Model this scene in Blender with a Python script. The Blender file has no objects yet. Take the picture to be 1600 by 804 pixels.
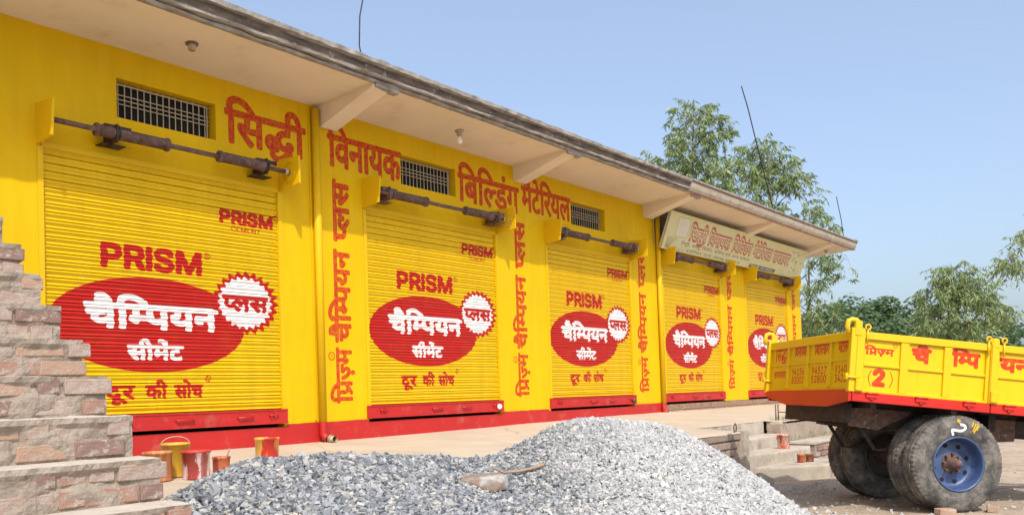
import bpy, bmesh, math, random
import numpy as np
from mathutils import Vector, Matrix, noise as mnoise

random.seed(7)
rng = np.random.default_rng(7)
scene = bpy.context.scene
COL = scene.collection
R = math.radians

# ------------------------------------------------------------------ camera
YAW, PITCH, ROLL = R(51.44), R(1.77), R(-1.87)
CAM = Vector((0.0, -8.2, 0.48))
fwd = Vector((math.cos(PITCH) * math.sin(YAW), math.cos(PITCH) * math.cos(YAW), math.sin(PITCH)))
r0 = Vector((math.cos(YAW), -math.sin(YAW), 0.0))
u0 = r0.cross(fwd)
rt = r0 * math.cos(ROLL) + u0 * math.sin(ROLL)
up = -r0 * math.sin(ROLL) + u0 * math.cos(ROLL)
cam_data = bpy.data.cameras.new('camera')
cam = bpy.data.objects.new('camera', cam_data)
COL.objects.link(cam)
M = Matrix((rt, up, -fwd)).transposed().to_4x4()
M.translation = CAM
cam.matrix_world = M
cam_data.sensor_width = 36.0
cam_data.lens = 36.0 * 1350.0 / 1600.0
cam_data.shift_y = 173.0 / 1600.0
cam_data.clip_start = 0.05
cam_data.clip_end = 3000.0
scene.camera = cam

# ------------------------------------------------------------------ sky, sun, exposure
SUN_TRAVEL = Vector((0.78, 1.0, -1.45)).normalized()
world = bpy.data.worlds.new('World')
scene.world = world
world.use_nodes = True
wn = world.node_tree
wn.nodes.clear()
sky = wn.nodes.new('ShaderNodeTexSky')
sky.sky_type = 'NISHITA'
sky.sun_disc = False
sky.sun_elevation = math.asin(-SUN_TRAVEL.z)
sky.sun_rotation = math.atan2(-SUN_TRAVEL.x, -SUN_TRAVEL.y) % (2 * math.pi)
sky.altitude = 0.0
sky.air_density = 1.0
sky.dust_density = 4.0
sky.ozone_density = 4.0
bg = wn.nodes.new('ShaderNodeBackground')
bg.inputs['Strength'].default_value = 0.145
wo = wn.nodes.new('ShaderNodeOutputWorld')
hz = wn.nodes.new('ShaderNodeMix'); hz.data_type = 'RGBA'; hz.inputs[0].default_value = .22   # thin white summer haze over the whole sky
wn.links.new(sky.outputs[0], hz.inputs[6]); hz.inputs[7].default_value = (4.1, 4.5, 5.0, 1)
wn.links.new(hz.outputs[2], bg.inputs['Color'])
wn.links.new(bg.outputs[0], wo.inputs['Surface'])
sun_d = bpy.data.lights.new('sun', 'SUN')
sun_d.energy = 2.15
sun_d.angle = R(0.6)
sun_d.color = (1.0, 0.95, 0.86)
sun = bpy.data.objects.new('sun', sun_d)
sun.rotation_euler = SUN_TRAVEL.to_track_quat('-Z', 'Y').to_euler()
sun.location = (-20, -30, 40)
COL.objects.link(sun)
scene.view_settings.view_transform = 'Standard'
scene.view_settings.look = 'None'
scene.view_settings.gamma = 1.0
scene.view_settings.use_curve_mapping = False
scene.view_settings.exposure = 0.7

# ------------------------------------------------------------------ object helpers
def props(o, label=None, cat=None, group=None, kind=None):
    if label: o['label'] = label
    if cat: o['category'] = cat
    if group: o['group'] = group
    if kind: o['kind'] = kind
    return o

def empty(name, loc=(0, 0, 0), rz=0.0, **k):
    o = bpy.data.objects.new(name, None)
    COL.objects.link(o)
    o.location = loc
    o.rotation_euler = (0, 0, rz)
    o.empty_display_size = 0.2
    return props(o, **k)

def link(name, me, parent=None, loc=None, **k):
    o = bpy.data.objects.new(name, me)
    COL.objects.link(o)
    if parent: o.parent = parent
    if loc is not None: o.location = loc
    return props(o, **k)

def copy_tree(o, parent=None):
    c = o.copy()
    COL.objects.link(c)
    if parent: c.parent = parent
    for ch in list(o.children):
        copy_tree(ch, c)
    return c

class MB:
    def __init__(s):
        s.v = []; s.f = []; s.m = []; s.s = []
    def add(s, vs, fs, mi=0, smooth=False):
        o = len(s.v)
        s.v += [tuple(p) for p in vs]
        s.f += [tuple(i + o for i in q) for q in fs]
        s.m += [mi] * len(fs)
        s.s += [smooth] * len(fs)
        return s
    def box(s, a, b, mi=0, rot=None, piv=None, taper=None):
        x0, y0, z0 = a; x1, y1, z1 = b
        vs = [(x0, y0, z0), (x1, y0, z0), (x1, y1, z0), (x0, y1, z0), (x0, y0, z1), (x1, y0, z1), (x1, y1, z1), (x0, y1, z1)]
        if rot is not None:
            p = Vector(piv if piv else ((x0 + x1) / 2, (y0 + y1) / 2, (z0 + z1) / 2))
            vs = [rot @ (Vector(q) - p) + p for q in vs]
        return s.add(vs, [(0, 3, 2, 1), (4, 5, 6, 7), (0, 1, 5, 4), (1, 2, 6, 5), (2, 3, 7, 6), (3, 0, 4, 7)], mi)
    def bbox(s, a, b, c=0.004, mi=0, jit=0.0):
        # box with chamfered edges, 24 verts
        x0, y0, z0 = a; x1, y1, z1 = b
        cx, cy, cz = (x0 + x1) / 2, (y0 + y1) / 2, (z0 + z1) / 2
        hx, hy, hz = (x1 - x0) / 2, (y1 - y0) / 2, (z1 - z0) / 2
        bm = bmesh.new()
        bmesh.ops.create_cube(bm, size=2.0)
        for v in bm.verts:
            v.co = Vector((v.co.x * hx, v.co.y * hy, v.co.z * hz))
            if jit: v.co += Vector((random.uniform(-jit, jit), random.uniform(-jit, jit), random.uniform(-jit, jit)))
        bmesh.ops.bevel(bm, geom=bm.edges[:], offset=c, segments=1, affect='EDGES')
        bm.verts.index_update()
        vs = [(v.co.x + cx, v.co.y + cy, v.co.z + cz) for v in bm.verts]
        if jit: vs = [(x + random.uniform(-jit, jit) * .4, y + random.uniform(-jit, jit) * .4, z + random.uniform(-jit, jit) * .4) for x, y, z in vs]
        fs = [tuple(v.index for v in f.verts) for f in bm.faces]
        bm.free()
        return s.add(vs, fs, mi)
    def tube(s, pts, r, n=8, mi=0, caps=True, smooth=True):
        pts = [Vector(p) for p in pts]
        k = len(pts)
        rs = r if isinstance(r, (list, tuple)) else [r] * k
        vs = []
        t0 = (pts[1] - pts[0]).normalized()
        side = t0.cross(Vector((0, 0, 1)))
        if side.length < 0.1: side = t0.cross(Vector((1, 0, 0)))
        side.normalize()
        for i, p in enumerate(pts):
            t = (pts[min(i + 1, k - 1)] - pts[max(i - 1, 0)]).normalized()
            side = (side - t * side.dot(t)).normalized()
            w = t.cross(side)
            for j in range(n):
                a = 2 * math.pi * j / n
                vs.append(p + (side * math.cos(a) + w * math.sin(a)) * rs[i])
        fs = [(i * n + j, i * n + (j + 1) % n, (i + 1) * n + (j + 1) % n, (i + 1) * n + j) for i in range(k - 1) for j in range(n)]
        s.add(vs, fs, mi, smooth)
        if caps:
            o = len(s.v) - len(vs)
            s.f += [tuple(o + j for j in range(n))[::-1], tuple(o + (k - 1) * n + j for j in range(n))]
            s.m += [mi, mi]; s.s += [False, False]
        return s
    def lathe(s, prof, c=(0, 0, 0), ax='Z', n=24, mi=0, smooth=True, rfun=None):
        # prof: list of (radius, height)
        vs = []
        for i, (r, h) in enumerate(prof):
            for j in range(n):
                a = 2 * math.pi * j / n
                rr = r if rfun is None else rfun(i, j, r)
                x, y = rr * math.cos(a), rr * math.sin(a)
                if ax == 'Z': p = (x, y, h)
                elif ax == 'Y': p = (x, h, y)
                else: p = (h, x, y)
                vs.append((p[0] + c[0], p[1] + c[1], p[2] + c[2]))
        fs = []
        for i in range(len(prof) - 1):
            for j in range(n):
                q = (i * n + j, i * n + (j + 1) % n, (i + 1) * n + (j + 1) % n, (i + 1) * n + j)
                fs.append(q[::-1] if ax == 'Y' else q)
        return s.add(vs, fs, mi, smooth)
    def prism(s, poly, d0, d1, ax='Y', mi=0):
        # poly in the two other axes, extruded along ax
        n = len(poly)
        def P(a, b, d):
            return (a, d, b) if ax == 'Y' else ((d, a, b) if ax == 'X' else (a, b, d))
        vs = [P(a, b, d0) for a, b in poly] + [P(a, b, d1) for a, b in poly]
        fs = [tuple(range(n)), tuple(range(2 * n - 1, n - 1, -1))] + [((i + 1) % n, i, n + i, n + (i + 1) % n) for i in range(n)]
        return s.add(vs, fs, mi)
    def mesh(s, name, mats):
        me = bpy.data.meshes.new(name)
        me.from_pydata([tuple(v) for v in s.v], [], s.f)
        if not isinstance(mats, (list, tuple)): mats = [mats]
        for m in mats: me.materials.append(m)
        me.polygons.foreach_set('material_index', s.m)
        me.polygons.foreach_set('use_smooth', s.s)
        me.update()
        bm = bmesh.new(); bm.from_mesh(me)
        if len(bm.faces) < 6000: bmesh.ops.recalc_face_normals(bm, faces=bm.faces[:])
        bm.to_mesh(me); bm.free()
        return me
    def build(s, name, mats, parent=None, loc=None, **k):
        return link(name, s.mesh(name, mats), parent, loc, **k)

def big_mesh(name, V, F, mat, smooth=False):
    """numpy verts (N,3), faces (M,k) -> mesh"""
    me = bpy.data.meshes.new(name)
    k = F.shape[1]
    me.vertices.add(len(V)); me.vertices.foreach_set('co', np.asarray(V, np.float32).ravel())
    me.loops.add(F.size); me.loops.foreach_set('vertex_index', np.asarray(F, np.int32).ravel())
    me.polygons.add(len(F)); me.polygons.foreach_set('loop_start', np.arange(0, F.size, k, dtype=np.int32))
    me.polygons.foreach_set('use_smooth', np.full(len(F), smooth))
    me.materials.append(mat)
    me.update(); me.validate()
    return me

# ------------------------------------------------------------------ materials
class NT:
    def __init__(s, name):
        s.mat = bpy.data.materials.new(name); s.mat.use_nodes = True
        s.t = s.mat.node_tree; s.t.nodes.clear()
        s.out = s.t.nodes.new('ShaderNodeOutputMaterial')
        s.p = s.t.nodes.new('ShaderNodeBsdfPrincipled')
        s.t.links.new(s.p.outputs[0], s.out.inputs[0])
    def n(s, ty, **k):
        x = s.t.nodes.new('ShaderNode' + ty)
        for a, b in k.items(): setattr(x, a, b)
        return x
    def l(s, a, b): s.t.links.new(a, b)
    def coord(s, which='Object', obj=None):
        c = s.n('TexCoord')
        if obj is not None: c.object = obj
        return c.outputs[which]
    def noise(s, co, scale, detail=5, rough=.6, vec_scale=None):
        if vec_scale:
            m = s.n('Mapping'); m.inputs['Scale'].default_value = vec_scale; s.l(co, m.inputs[0]); co = m.outputs[0]
        n = s.n('TexNoise'); n.inputs['Scale'].default_value = scale; n.inputs['Detail'].default_value = detail
        n.inputs['Roughness'].default_value = rough
        s.l(co, n.inputs['Vector']); return n.outputs['Fac']
    def ramp(s, fac, stops):
        r = s.n('ValToRGB'); e = r.color_ramp.elements
        while len(e) < len(stops): e.new(0.5)
        for q, (p, c) in zip(e, stops):
            q.position = p; q.color = (c[0], c[1], c[2], 1) if len(c) >= 3 else (c[0],) * 3 + (1,)
        s.l(fac, r.inputs[0]); return r.outputs[0]
    def mix(s, fac, a, b, mode='MIX'):
        m = s.n('Mix', data_type='RGBA', blend_type=mode)
        for i, v in ((0, fac), (6, a), (7, b)):
            if isinstance(v, (int, float)): m.inputs[i].default_value = v
            elif isinstance(v, tuple): m.inputs[i].default_value = (*v[:3], 1)
            else: s.l(v, m.inputs[i])
        return m.outputs[2]
    def math(s, op, a, b=0.0):
        m = s.n('Math', operation=op)
        for i, v in ((0, a), (1, b)):
            if isinstance(v, (int, float)): m.inputs[i].default_value = v
            else: s.l(v, m.inputs[i])
        return m.outputs[0]
    def bump(s, h, strength=.3, dist=.01):
        b = s.n('Bump'); b.inputs['Strength'].default_value = strength; b.inputs['Distance'].default_value = dist
        s.l(h, b.inputs['Height']); s.l(b.outputs[0], s.p.inputs['Normal'])
    def col(s, c):
        if isinstance(c, tuple): s.p.inputs['Base Color'].default_value = (*c[:3], 1)
        else: s.l(c, s.p.inputs['Base Color'])
    def rough(s, r):
        if isinstance(r, (int, float)): s.p.inputs['Roughness'].default_value = r
        else: s.l(r, s.p.inputs['Roughness'])

def pmat(name, c1, c2, scale=4, rough=.75, bump=.2, bscale=50, metal=0.0, spots=None, sscale=9, sthr=(.58, .66), dist=.006, island=0.0, vs=None, spec=None):
    t = NT(name); co = t.coord()
    f = t.noise(co, scale, 6, .62, vs)
    c = t.ramp(f, [(.3, c1), (.7, c2)])
    if spots:
        f2 = t.noise(co, sscale, 5, .65)
        c = t.mix(t.ramp(f2, [(sthr[0], (0, 0, 0)), (sthr[1], (1, 1, 1))]), c, spots)
    if island:
        g = t.n('NewGeometry')
        v = t.math('ADD', t.math('MULTIPLY', g.outputs['Random Per Island'], island), 1 - island / 2)
        hs = t.n('HueSaturation'); t.l(v, hs.inputs['Value']); t.l(c, hs.inputs['Color']); c = hs.outputs[0]
    if name == 'sandy_floor':
        w_ = t.n('TexVoronoi', feature='DISTANCE_TO_EDGE'); w_.inputs['Scale'].default_value = .55; mm = t.n('Mapping'); t.l(co, mm.inputs[0]); nn_ = t.n('TexNoise'); nn_.inputs['Scale'].default_value = 3; t.l(co, nn_.inputs['Vector'])
        mv = t.n('Mix', data_type='RGBA'); mv.inputs[0].default_value = .12; t.l(co, mv.inputs[6]); t.l(nn_.outputs['Color'], mv.inputs[7]); t.l(mv.outputs[2], w_.inputs['Vector'])
        c = t.mix(t.ramp(w_.outputs['Distance'], [(.0, (.55, .55, .55)), (.006, (0, 0, 0))]), c, (.25, .19, .13))
    t.col(c); t.rough(rough); t.p.inputs['Metallic'].default_value = metal
    if spec is not None: t.p.inputs['Specular IOR Level'].default_value = spec
    if bump: t.bump(t.noise(co, bscale, 6, .6), bump, dist)
    return t.mat

YEL = (.72, .458, .0012); YEL2 = (.67, .415, .002)
RED = (.50, .016, .012); RED2 = (.42, .013, .012)
ymat = pmat('yellow_paint', YEL, YEL2, 1.3, .6, .12, 30, spots=(.60, .37, .004), sscale=3.1, sthr=(.6, .8), spec=.3)
rmat = pmat('red_paint', RED, RED2, 2.0, .5, .4, 18, spots=(.44, .085, .06), sscale=5, sthr=(.55, .75))
yglo = pmat('yellow_enamel', (.73, .47, .0012), (.69, .435, .0015), 2.2, .35, .05, 60)
rglo = pmat('red_enamel', (.58, .018, .008), (.48, .014, .009), 3, .38, .08, 40)
blackm = pmat('inner_shade_black', (.01, .01, .01), (.015, .013, .012), 3, .95, 0)  # near-black that paints the shade inside vents, wheel holes and open pails
rust = pmat('rusty_steel', (.085, .045, .035), (.20, .12, .095), 14, .75, .5, 60, metal=.25, spots=(.30, .26, .23), sscale=22, sthr=(.55, .75))
dark_steel = pmat('dark_greasy_steel', (.02, .016, .014), (.07, .05, .042), 12, .7, .4, 50, metal=.3)
cream_steel = pmat('cream_painted_steel', (.55, .48, .34), (.42, .35, .22), 20, .5, .1, 60)
soffit_m = pmat('soffit_plaster', (.76, .68, .56), (.69, .60, .47), 1.1, .9, .12, 25, spots=(.58, .46, .34), sscale=2.2, sthr=(.58, .85))
bracket_m = pmat('bracket_plaster', (.80, .71, .58), (.73, .62, .49), 2.3, .9, .2, 25)
concrete_old = pmat('weathered_concrete', (.06, .045, .035), (.24, .19, .15), 5.5, .92, .7, 28, spots=(.40, .36, .32), sscale=9, sthr=(.60, .72), dist=.02, vs=(.5, 1, 2.2))
concrete_lip = pmat('pale_concrete_lip', (.38, .35, .31), (.20, .175, .15), 9, .92, .5, 30, dist=.012)
fascia_new = pmat('cream_fascia', (.52, .46, .36), (.40, .34, .25), 4, .85, .3, 20, spots=(.28, .24, .18), sscale=8, sthr=(.58, .7))
maroon = pmat('maroon_line_paint', (.22, .05, .045), (.16, .05, .04), 8, .8, .1, 30)
concrete = pmat('step_concrete', (.40, .34, .27), (.54, .47, .38), 5, .92, .55, 30, spots=(.22, .19, .155), sscale=4.0, sthr=(.5, .72), dist=.012)
floor_m = pmat('sandy_floor', (.44, .36, .265), (.53, .445, .34), 1.4, .95, .35, 14, spots=(.40, .31, .22), sscale=3.2, sthr=(.6, .78), dist=.015)
dirt_m = pmat('dry_dirt', (.33, .25, .17), (.50, .40, .30), 1.7, .97, .8, 18, spots=(.24, .195, .15), sscale=6, sthr=(.52, .70), dist=.03)
mortar_m = pmat('rough_mortar', (.265, .215, .165), (.37, .305, .245), 9, .96, .8, 70, spots=(.24, .195, .155), sscale=26, sthr=(.54, .66), dist=.012)
tread_m = pmat('pale_mortar_tread', (.48, .405, .32), (.57, .49, .395), 7, .96, .8, 60, spots=(.44, .37, .30), sscale=18, sthr=(.56, .7), dist=.012)
brick_ms = [pmat('fired_brick_%s' % n, a, b, 16, .94, .8, 80, spots=(.40, .34, .285), sscale=24, sthr=t, dist=.008) for n, a, b, t in (
    ('red', (.30, .165, .12), (.36, .225, .17), (.52, .64)), ('orange', (.36, .225, .155), (.42, .285, .205), (.54, .66)),
    ('dusty', (.33, .225, .175), (.39, .285, .23), (.46, .58)), ('dark', (.20, .12, .095), (.27, .175, .14), (.52, .64)))]
bulb_white = NT('white_glass'); bulb_white.col((.9, .9, .9)); bulb_white.rough(.15); bulb_white = bulb_white.mat
# ------------------------------------------------------------------ lettering: glyph outlines, rasterised into paint masks
GLYPHS = [
[[89,551,-89,0,0,71,80,0,-8,15,-6,16,-6,16,-4,17,-2,19,-1,19,6,49,20,41,32,35,43,26,52,16,60,5,90,-8,84,-26,76,-42,69,-57,63,-68,56,-80,-84,0,-105,116,-113,70,-119,23,-43,-3,-37,-10,-29,-17,-22,-22,-14,-26,-4,-32,1,-19,3,-18,6,-15,6,-15,7,-13,8,-12,108,0,0,-71,-103,0,0,-551,-81,0]],
[[587,551,0,-551,-81,0,0,266,-19,-5,-20,-4,-19,-3,-20,-2,-23,-1,-25,0,-28,1,-30,2,-30,4,-30,6,-26,6,-24,7,-14,-8,-15,-8,-16,-8,29,-35,32,-36,36,-36,37,-36,39,-35,40,-33,-54,-54,-37,33,-35,33,-34,33,-31,33,-29,31,-27,30,-24,28,-20,25,-16,22,-13,19,-9,17,-5,13,-4,12,-1,12,-1,11,2,12,5,12,8,12,12,9,16,6,21,2,16,-1,14,-4,14,-6,11,-9,12,-11,10,-12,13,14,9,16,7,18,4,20,2,20,1,20,0,19,-2,18,-3,17,-3,15,-4,13,-4,11,-201,0,0,71,691,0,0,-71],[369,322,25,0,24,2,22,2,22,3,22,5,22,5,0,212,-225,0,4,-12,4,-13,4,-15,3,-16,1,-18,1,-19,-1,-27,-3,-24,-6,-22,-7,-20,-9,-17,-10,-15,35,-6,36,-4]],
[[757,-138,-69,-28,-57,158,-22,-27,-24,-25,-27,-24,-29,-23,-32,-19,-34,-16,-37,-12,-39,-8,-42,-2,-55,4,-46,13,-37,21,-27,28,-16,32,-5,36,1,11,1,12,3,11,5,12,5,11,7,11,-39,13,-34,17,-28,21,-22,26,-14,32,-4,38,4,36,13,31,21,28,29,20,32,13,38,4,32,-3,27,-9,24,-15,19,-19,11,-23,4,-27,-1,-13,-3,-14,-4,-15,-7,-15,-10,-13,-12,-13,-59,38,11,12,7,13,2,14,-1,9,-3,9,-5,9,-8,6,-11,5,-15,1,-16,-2,-15,-7,-13,-12,-11,-15,-6,-17,-2,-20,2,-20,6,-16,11,-14,14,-11,16,-9,19,-7,19,-5,21,-4,21,-2,22,7,23,5,26,1,7,0,7,0,7,0,7,-1,6,0,5,-1,-6,-68,-3,1,-4,0,-4,0,-4,0,-4,0,-3,0,-25,-2,-21,-5,-17,-10,-12,-12,-8,-15,-2,-18,3,-21,10,-18,15,-14,21,-9,24,-6,27,-2,52,5,48,16,45,26,41,34,39,40,36,46,-7,-1,-6,0,-6,-1,-6,-1,-5,0,-4,0,-28,1,-29,4,-28,6,-29,8,-26,11,-25,15,-23,17,-20,21,-17,24,-12,28,-8,32,-2,36,2,28,5,25,8,23,11,19,13,18,16,16,24,18,27,14,30,10,33,7,36,5,39,1,4,0,0,95,-566,0,0,71,806,0,0,-71,-159,0,0,-166,-48,0,-37,-1,-31,-2,-27,-4,-22,-6,-20,-7,-17,-10,-14,-11,-11,-13,-10,-14,-6,-16,-5,-19,-1,-20,4,-33,14,-29,22,-26,32,-19,41,-11,51,-4,2,0,3,0,3,0,4,0,4,0,4,1,-1,6,-1,6,-1,7,-1,6,0,5,0,5,2,21,7,17,11,12,15,8,15,4,17,2,26,-3,21,-8,18,-13,12,-17,8,-18,2,-19,-2,-20,-5,-17,-9,-13,-13,-12,-14,-9,-17,-8]],
[[-185,615,-10,23,-9,22,-7,22,-5,22,-3,22,-1,22,5,41,14,35,23,30,32,24,39,13,46,5,38,-3,33,-10,29,-15,25,-23,23,-30,21,-37,19,-44,18,-52,18,-60,110,0,0,-71,-103,0,0,-551,-81,0,0,551,-89,0,0,71,87,0,-19,63,-19,51,-21,40,-23,27,-28,17,-34,5,-25,-3,-20,-8,-16,-14,-12,-18,-7,-22,-2,-27,1,-22,3,-20,6,-19,7,-19,8,-19,9,-19]],
[[571,551,-104,0,0,-551,-80,0,0,165,-19,-12,-21,-10,-23,-11,-27,-8,-30,-4,-34,-2,-35,2,-32,7,-29,12,-26,16,-22,19,-19,24,-13,26,-8,30,-3,32,6,53,20,44,32,35,42,26,50,15,59,5,9,0,11,-1,13,-1,12,-1,13,-1,13,-1,11,-1,9,-2,8,-2,-5,-73,-13,3,-15,2,-15,2,-16,2,-16,1,-15,0,-38,-3,-33,-9,-26,-15,-19,-21,-12,-25,-4,-31,4,-31,10,-25,17,-19,23,-13,25,-8,29,-3,33,3,30,7,26,12,24,16,21,16,18,18,0,291,-387,0,0,71,571,0]],
[[0,622,569,0,0,-71,-103,0,0,-551,-81,0,0,298,-181,0,0,-54,-2,-17,-4,-14,-8,-11,-10,-8,-13,-4,-14,-2,-16,2,-17,7,-18,12,-17,15,-15,17,-14,19,-11,20,-6,19,-2,19,1,14,5,13,7,10,12,8,16,4,20,2,287,0,0,182,-385,0]],
[[170,551,0,-551,-81,0,0,551,-89,0,0,71,273,0,0,-71]],
[[595,622,0,-71,-104,0,0,-551,-81,0,0,179,-20,-12,-22,-10,-25,-11,-27,-8,-30,-4,-33,-2,-56,7,-49,20,-40,33,-33,45,-23,54,-14,62,38,10,30,12,24,15,17,17,10,23,3,27,-1,18,-4,18,-7,16,-7,15,-9,14,-9,13,-123,0,0,71],[129,301,15,-30,16,-24,20,-19,22,-14,26,-8,31,-3,32,2,29,7,26,12,24,15,21,17,19,18,0,277,-199,0,16,-35,10,-35,3,-36,-12,-64,-37,-48]],
[[777,551,-325,0,0,-202,34,28,39,16,44,6,41,-5,35,-13,30,-23,23,-32,13,-40,5,-47,-2,-31,-5,-33,-8,-34,-12,-34,-17,-34,-21,-34,-72,41,16,22,13,25,12,27,9,28,5,28,2,27,-2,29,-7,23,-11,18,-14,13,-18,7,-22,3,-36,-8,-37,-24,-37,-40,0,-258,-81,0,0,174,-17,-13,-20,-13,-22,-12,-26,-10,-28,-6,-32,-2,-31,2,-29,6,-28,11,-26,15,-22,19,-19,23,-14,28,-8,32,-3,36,6,50,18,42,31,35,40,26,48,16,55,5,16,0,17,-2,19,-2,17,-2,15,-2,11,-2,-6,-73,-12,3,-13,2,-16,2,-15,2,-15,1,-13,0,-36,-3,-30,-9,-24,-14,-18,-20,-10,-24,-4,-29,3,-32,11,-26,17,-20,21,-15,23,-8,26,-3,28,2,26,7,24,12,23,15,21,17,21,19,0,291,-371,0,0,71,777,0]],
[[585,551,-103,0,0,-551,-81,0,0,165,-19,-12,-22,-10,-24,-11,-28,-8,-32,-4,-35,-2,-36,2,-34,7,-31,12,-27,16,-23,19,-19,24,-14,26,-8,30,-3,32,7,53,20,44,33,35,45,26,53,15,61,5,10,0,11,-1,13,-1,13,-1,13,-1,13,-1,13,-1,10,-2,8,-2,-6,-69,-14,3,-15,2,-16,2,-17,2,-16,1,-17,0,-13,0,-13,-1,-12,-2,135,-168,12,10,12,10,12,12,0,295,-401,0,0,71,585,0],[127,287,4,-32,11,-26,18,-19,24,-15,28,-8,30,-3,12,0,11,1,11,2,11,2,11,3,10,3,-140,175,-23,-22,-13,-27]],
[[0,622,515,0,0,-71,-515,0],[537,349,-14,4,-14,2,-15,1,-16,-1,-16,-4,-17,-7,-16,-10,-16,-15,-16,-19,-15,-24,-13,-31,-13,-37,-77,24,9,29,11,27,12,25,-15,11,-16,10,-16,8,-17,6,-19,4,-19,1,-25,-3,-20,-7,-16,-13,-12,-17,-8,-19,-2,-23,2,-25,8,-24,12,-24,16,-23,21,-24,25,-25,29,-26,33,-29,37,-31,-54,-52,-38,33,-35,32,-33,31,-30,30,-25,31,-21,31,-16,31,-9,33,-3,35,3,33,8,29,14,25,17,20,21,16,22,12,25,9,24,5,25,2,29,-2,26,-4,25,-8,24,-12,24,-13,22,-17,42,31,49,19,55,6,10,0,9,-1,11,-1,9,-2,9,-2,8,-3]],
[[358,222,-19,-1,-20,-2,-19,-4,-19,-5,-17,-6,-16,-7,-30,20,-26,22,-23,24,-18,27,-10,29,-4,33,1,18,3,16,6,14,7,13,9,11,11,9,16,10,18,8,20,7,23,4,26,2,31,1,93,0,0,86,-401,0,0,71,592,0,0,-71,-110,0,0,-157,-184,0,-19,0,-14,-1,-11,-2,-8,-2,-8,-4,-6,-4,-8,-9,-5,-11,-2,-14,2,-15,4,-14,8,-12,10,-10,10,-10,10,-9,32,9,33,6,36,2,47,-4,41,-13,35,-21,27,-28,17,-34,5,-40,-5,-42,-17,-37,-27,-31,-38,-25,-50,-14,-60,-5,-63,5,-59,15,-53,24,-50,32,-46,38,-41,44,61,49,38,-41,39,-34,39,-26,42,-18,45,-10,48,-4,64,9,39,26,13,43,-3,21,-8,18,-14,13,-18,10,-24,6]],
[[-185,772,2,15,5,14,10,12,11,9,13,6,14,2,15,-2,13,-6,11,-9,9,-12,5,-14,2,-15,-2,-15,-5,-14,-9,-12,-11,-9,-13,-6,-15,-2,-14,2,-13,6,-11,9,-10,12,-5,14]],
[[208,551,0,-317,-1,-16,-5,-14,-6,-11,-10,-8,-12,-5,-14,-2,-17,2,-18,7,-19,12,-17,15,-15,17,-14,19,-11,20,-6,19,-2,19,2,14,4,13,7,10,12,8,16,4,20,2,25,0,0,192,-127,0,0,71,578,0,0,-71,-104,0,0,-551,-81,0,0,551]],
[[509,551,0,-551,-81,0,0,250,-221,0,0,-37,-2,-20,-4,-16,-9,-11,-10,-9,-11,-4,-12,-2,-13,1,-13,5,-14,7,-14,9,-13,10,-12,13,-11,13,-10,14,-9,14,-6,14,-4,14,-1,13,2,11,4,11,7,8,12,7,16,5,20,1,26,0,0,230,-126,0,0,71,612,0,0,-71],[428,551,-221,0,0,-230,221,0]],
[[-179,615,-18,24,-16,20,-15,15,-15,10,-15,8,-14,6,-15,3,-16,1,-17,1,-13,-1,-14,-2,-14,-3,-14,-4,-14,-5,-13,-6,-26,69,16,6,16,6,16,4,17,3,18,2,19,1,29,-2,27,-8,24,-11,22,-17,20,-19,17,-24,4,2,-13,32,-13,27,-13,21,-13,18,-14,13,-14,10,-16,7,-17,4,-20,1,-15,0,-13,-2,-12,-2,-10,-3,-10,-3,-10,-4,-23,69,27,8,31,4,33,2,34,-3,32,-8,28,-15,25,-20,24,-30,21,-36,21,-47,20,-56,19,-66]],
[[519,551,-148,0,0,-202,-55,0,-30,-1,-27,-3,-23,-4,-20,-6,-19,-8,-16,-9,-31,-28,-18,-35,-6,-40,2,-30,8,-27,12,-22,16,-20,19,-15,23,-12,24,-8,26,-5,27,-2,34,1,31,5,27,6,26,10,26,11,28,14,27,-74,-30,-13,-31,-11,-33,-9,-33,-8,-34,-4,-35,-2,-44,3,-42,9,-38,14,-33,20,-29,25,-23,30,-17,35,-11,40,-3,44,4,41,11,37,19,32,25,27,30,22,35,18,37,13,40,7,41,3,2,0,0,131,-290,0,0,71,519,0]],
[[-169,615,-14,49,-14,41,-13,35,-15,27,-15,21,-16,16,-18,11,-19,6,-22,2,-14,0,-13,-2,-12,-3,-11,-3,-10,-3,-10,-3,-24,73,27,8,31,4,33,2,34,-3,32,-8,28,-15,25,-20,24,-30,21,-36,21,-47,20,-56,19,-66]],
[[395,42,-54,-54,-39,33,-37,33,-35,33,-33,33,-31,31,-28,30,-25,28,-21,25,-17,22,-13,19,-9,17,-7,13,-3,12,-2,12,-1,11,2,12,5,12,8,12,12,9,16,6,21,2,16,-1,14,-4,14,-6,11,-9,12,-11,10,-13,24,14,19,17,14,19,10,21,6,23,2,25,-1,15,-1,15,-3,16,-4,14,-4,12,-4,11,-239,0,0,71,424,0,0,-71,-104,0,9,-26,5,-31,2,-36,-2,-35,-8,-31,-12,-27,-16,-24,-20,-22,-24,-19,-27,-16,-29,-16,-31,-14,32,-35,34,-36,39,-37,40,-36,41,-35]],
[[0,551,0,71,693,0,0,-71,-104,0,0,-551,-81,0,0,355,-4,1,-5,0,-5,0,-16,-1,-16,-4,-17,-7,-16,-10,-16,-15,-16,-19,-15,-24,-13,-31,-13,-37,-77,24,9,29,11,27,12,25,-16,11,-16,10,-16,8,-17,6,-18,4,-19,1,-25,-3,-20,-7,-16,-13,-12,-17,-8,-19,-2,-23,2,-25,8,-24,12,-24,16,-23,21,-24,25,-25,29,-26,33,-29,37,-31,-54,-52,-38,33,-35,32,-33,31,-30,30,-25,31,-21,31,-16,31,-9,33,-3,35,3,33,8,29,14,25,17,20,21,16,23,12,25,9,24,5,24,2,29,-2,26,-4,25,-8,24,-12,24,-13,22,-17,42,31,48,19,55,6,3,0,3,0,3,0,0,125]],
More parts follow.
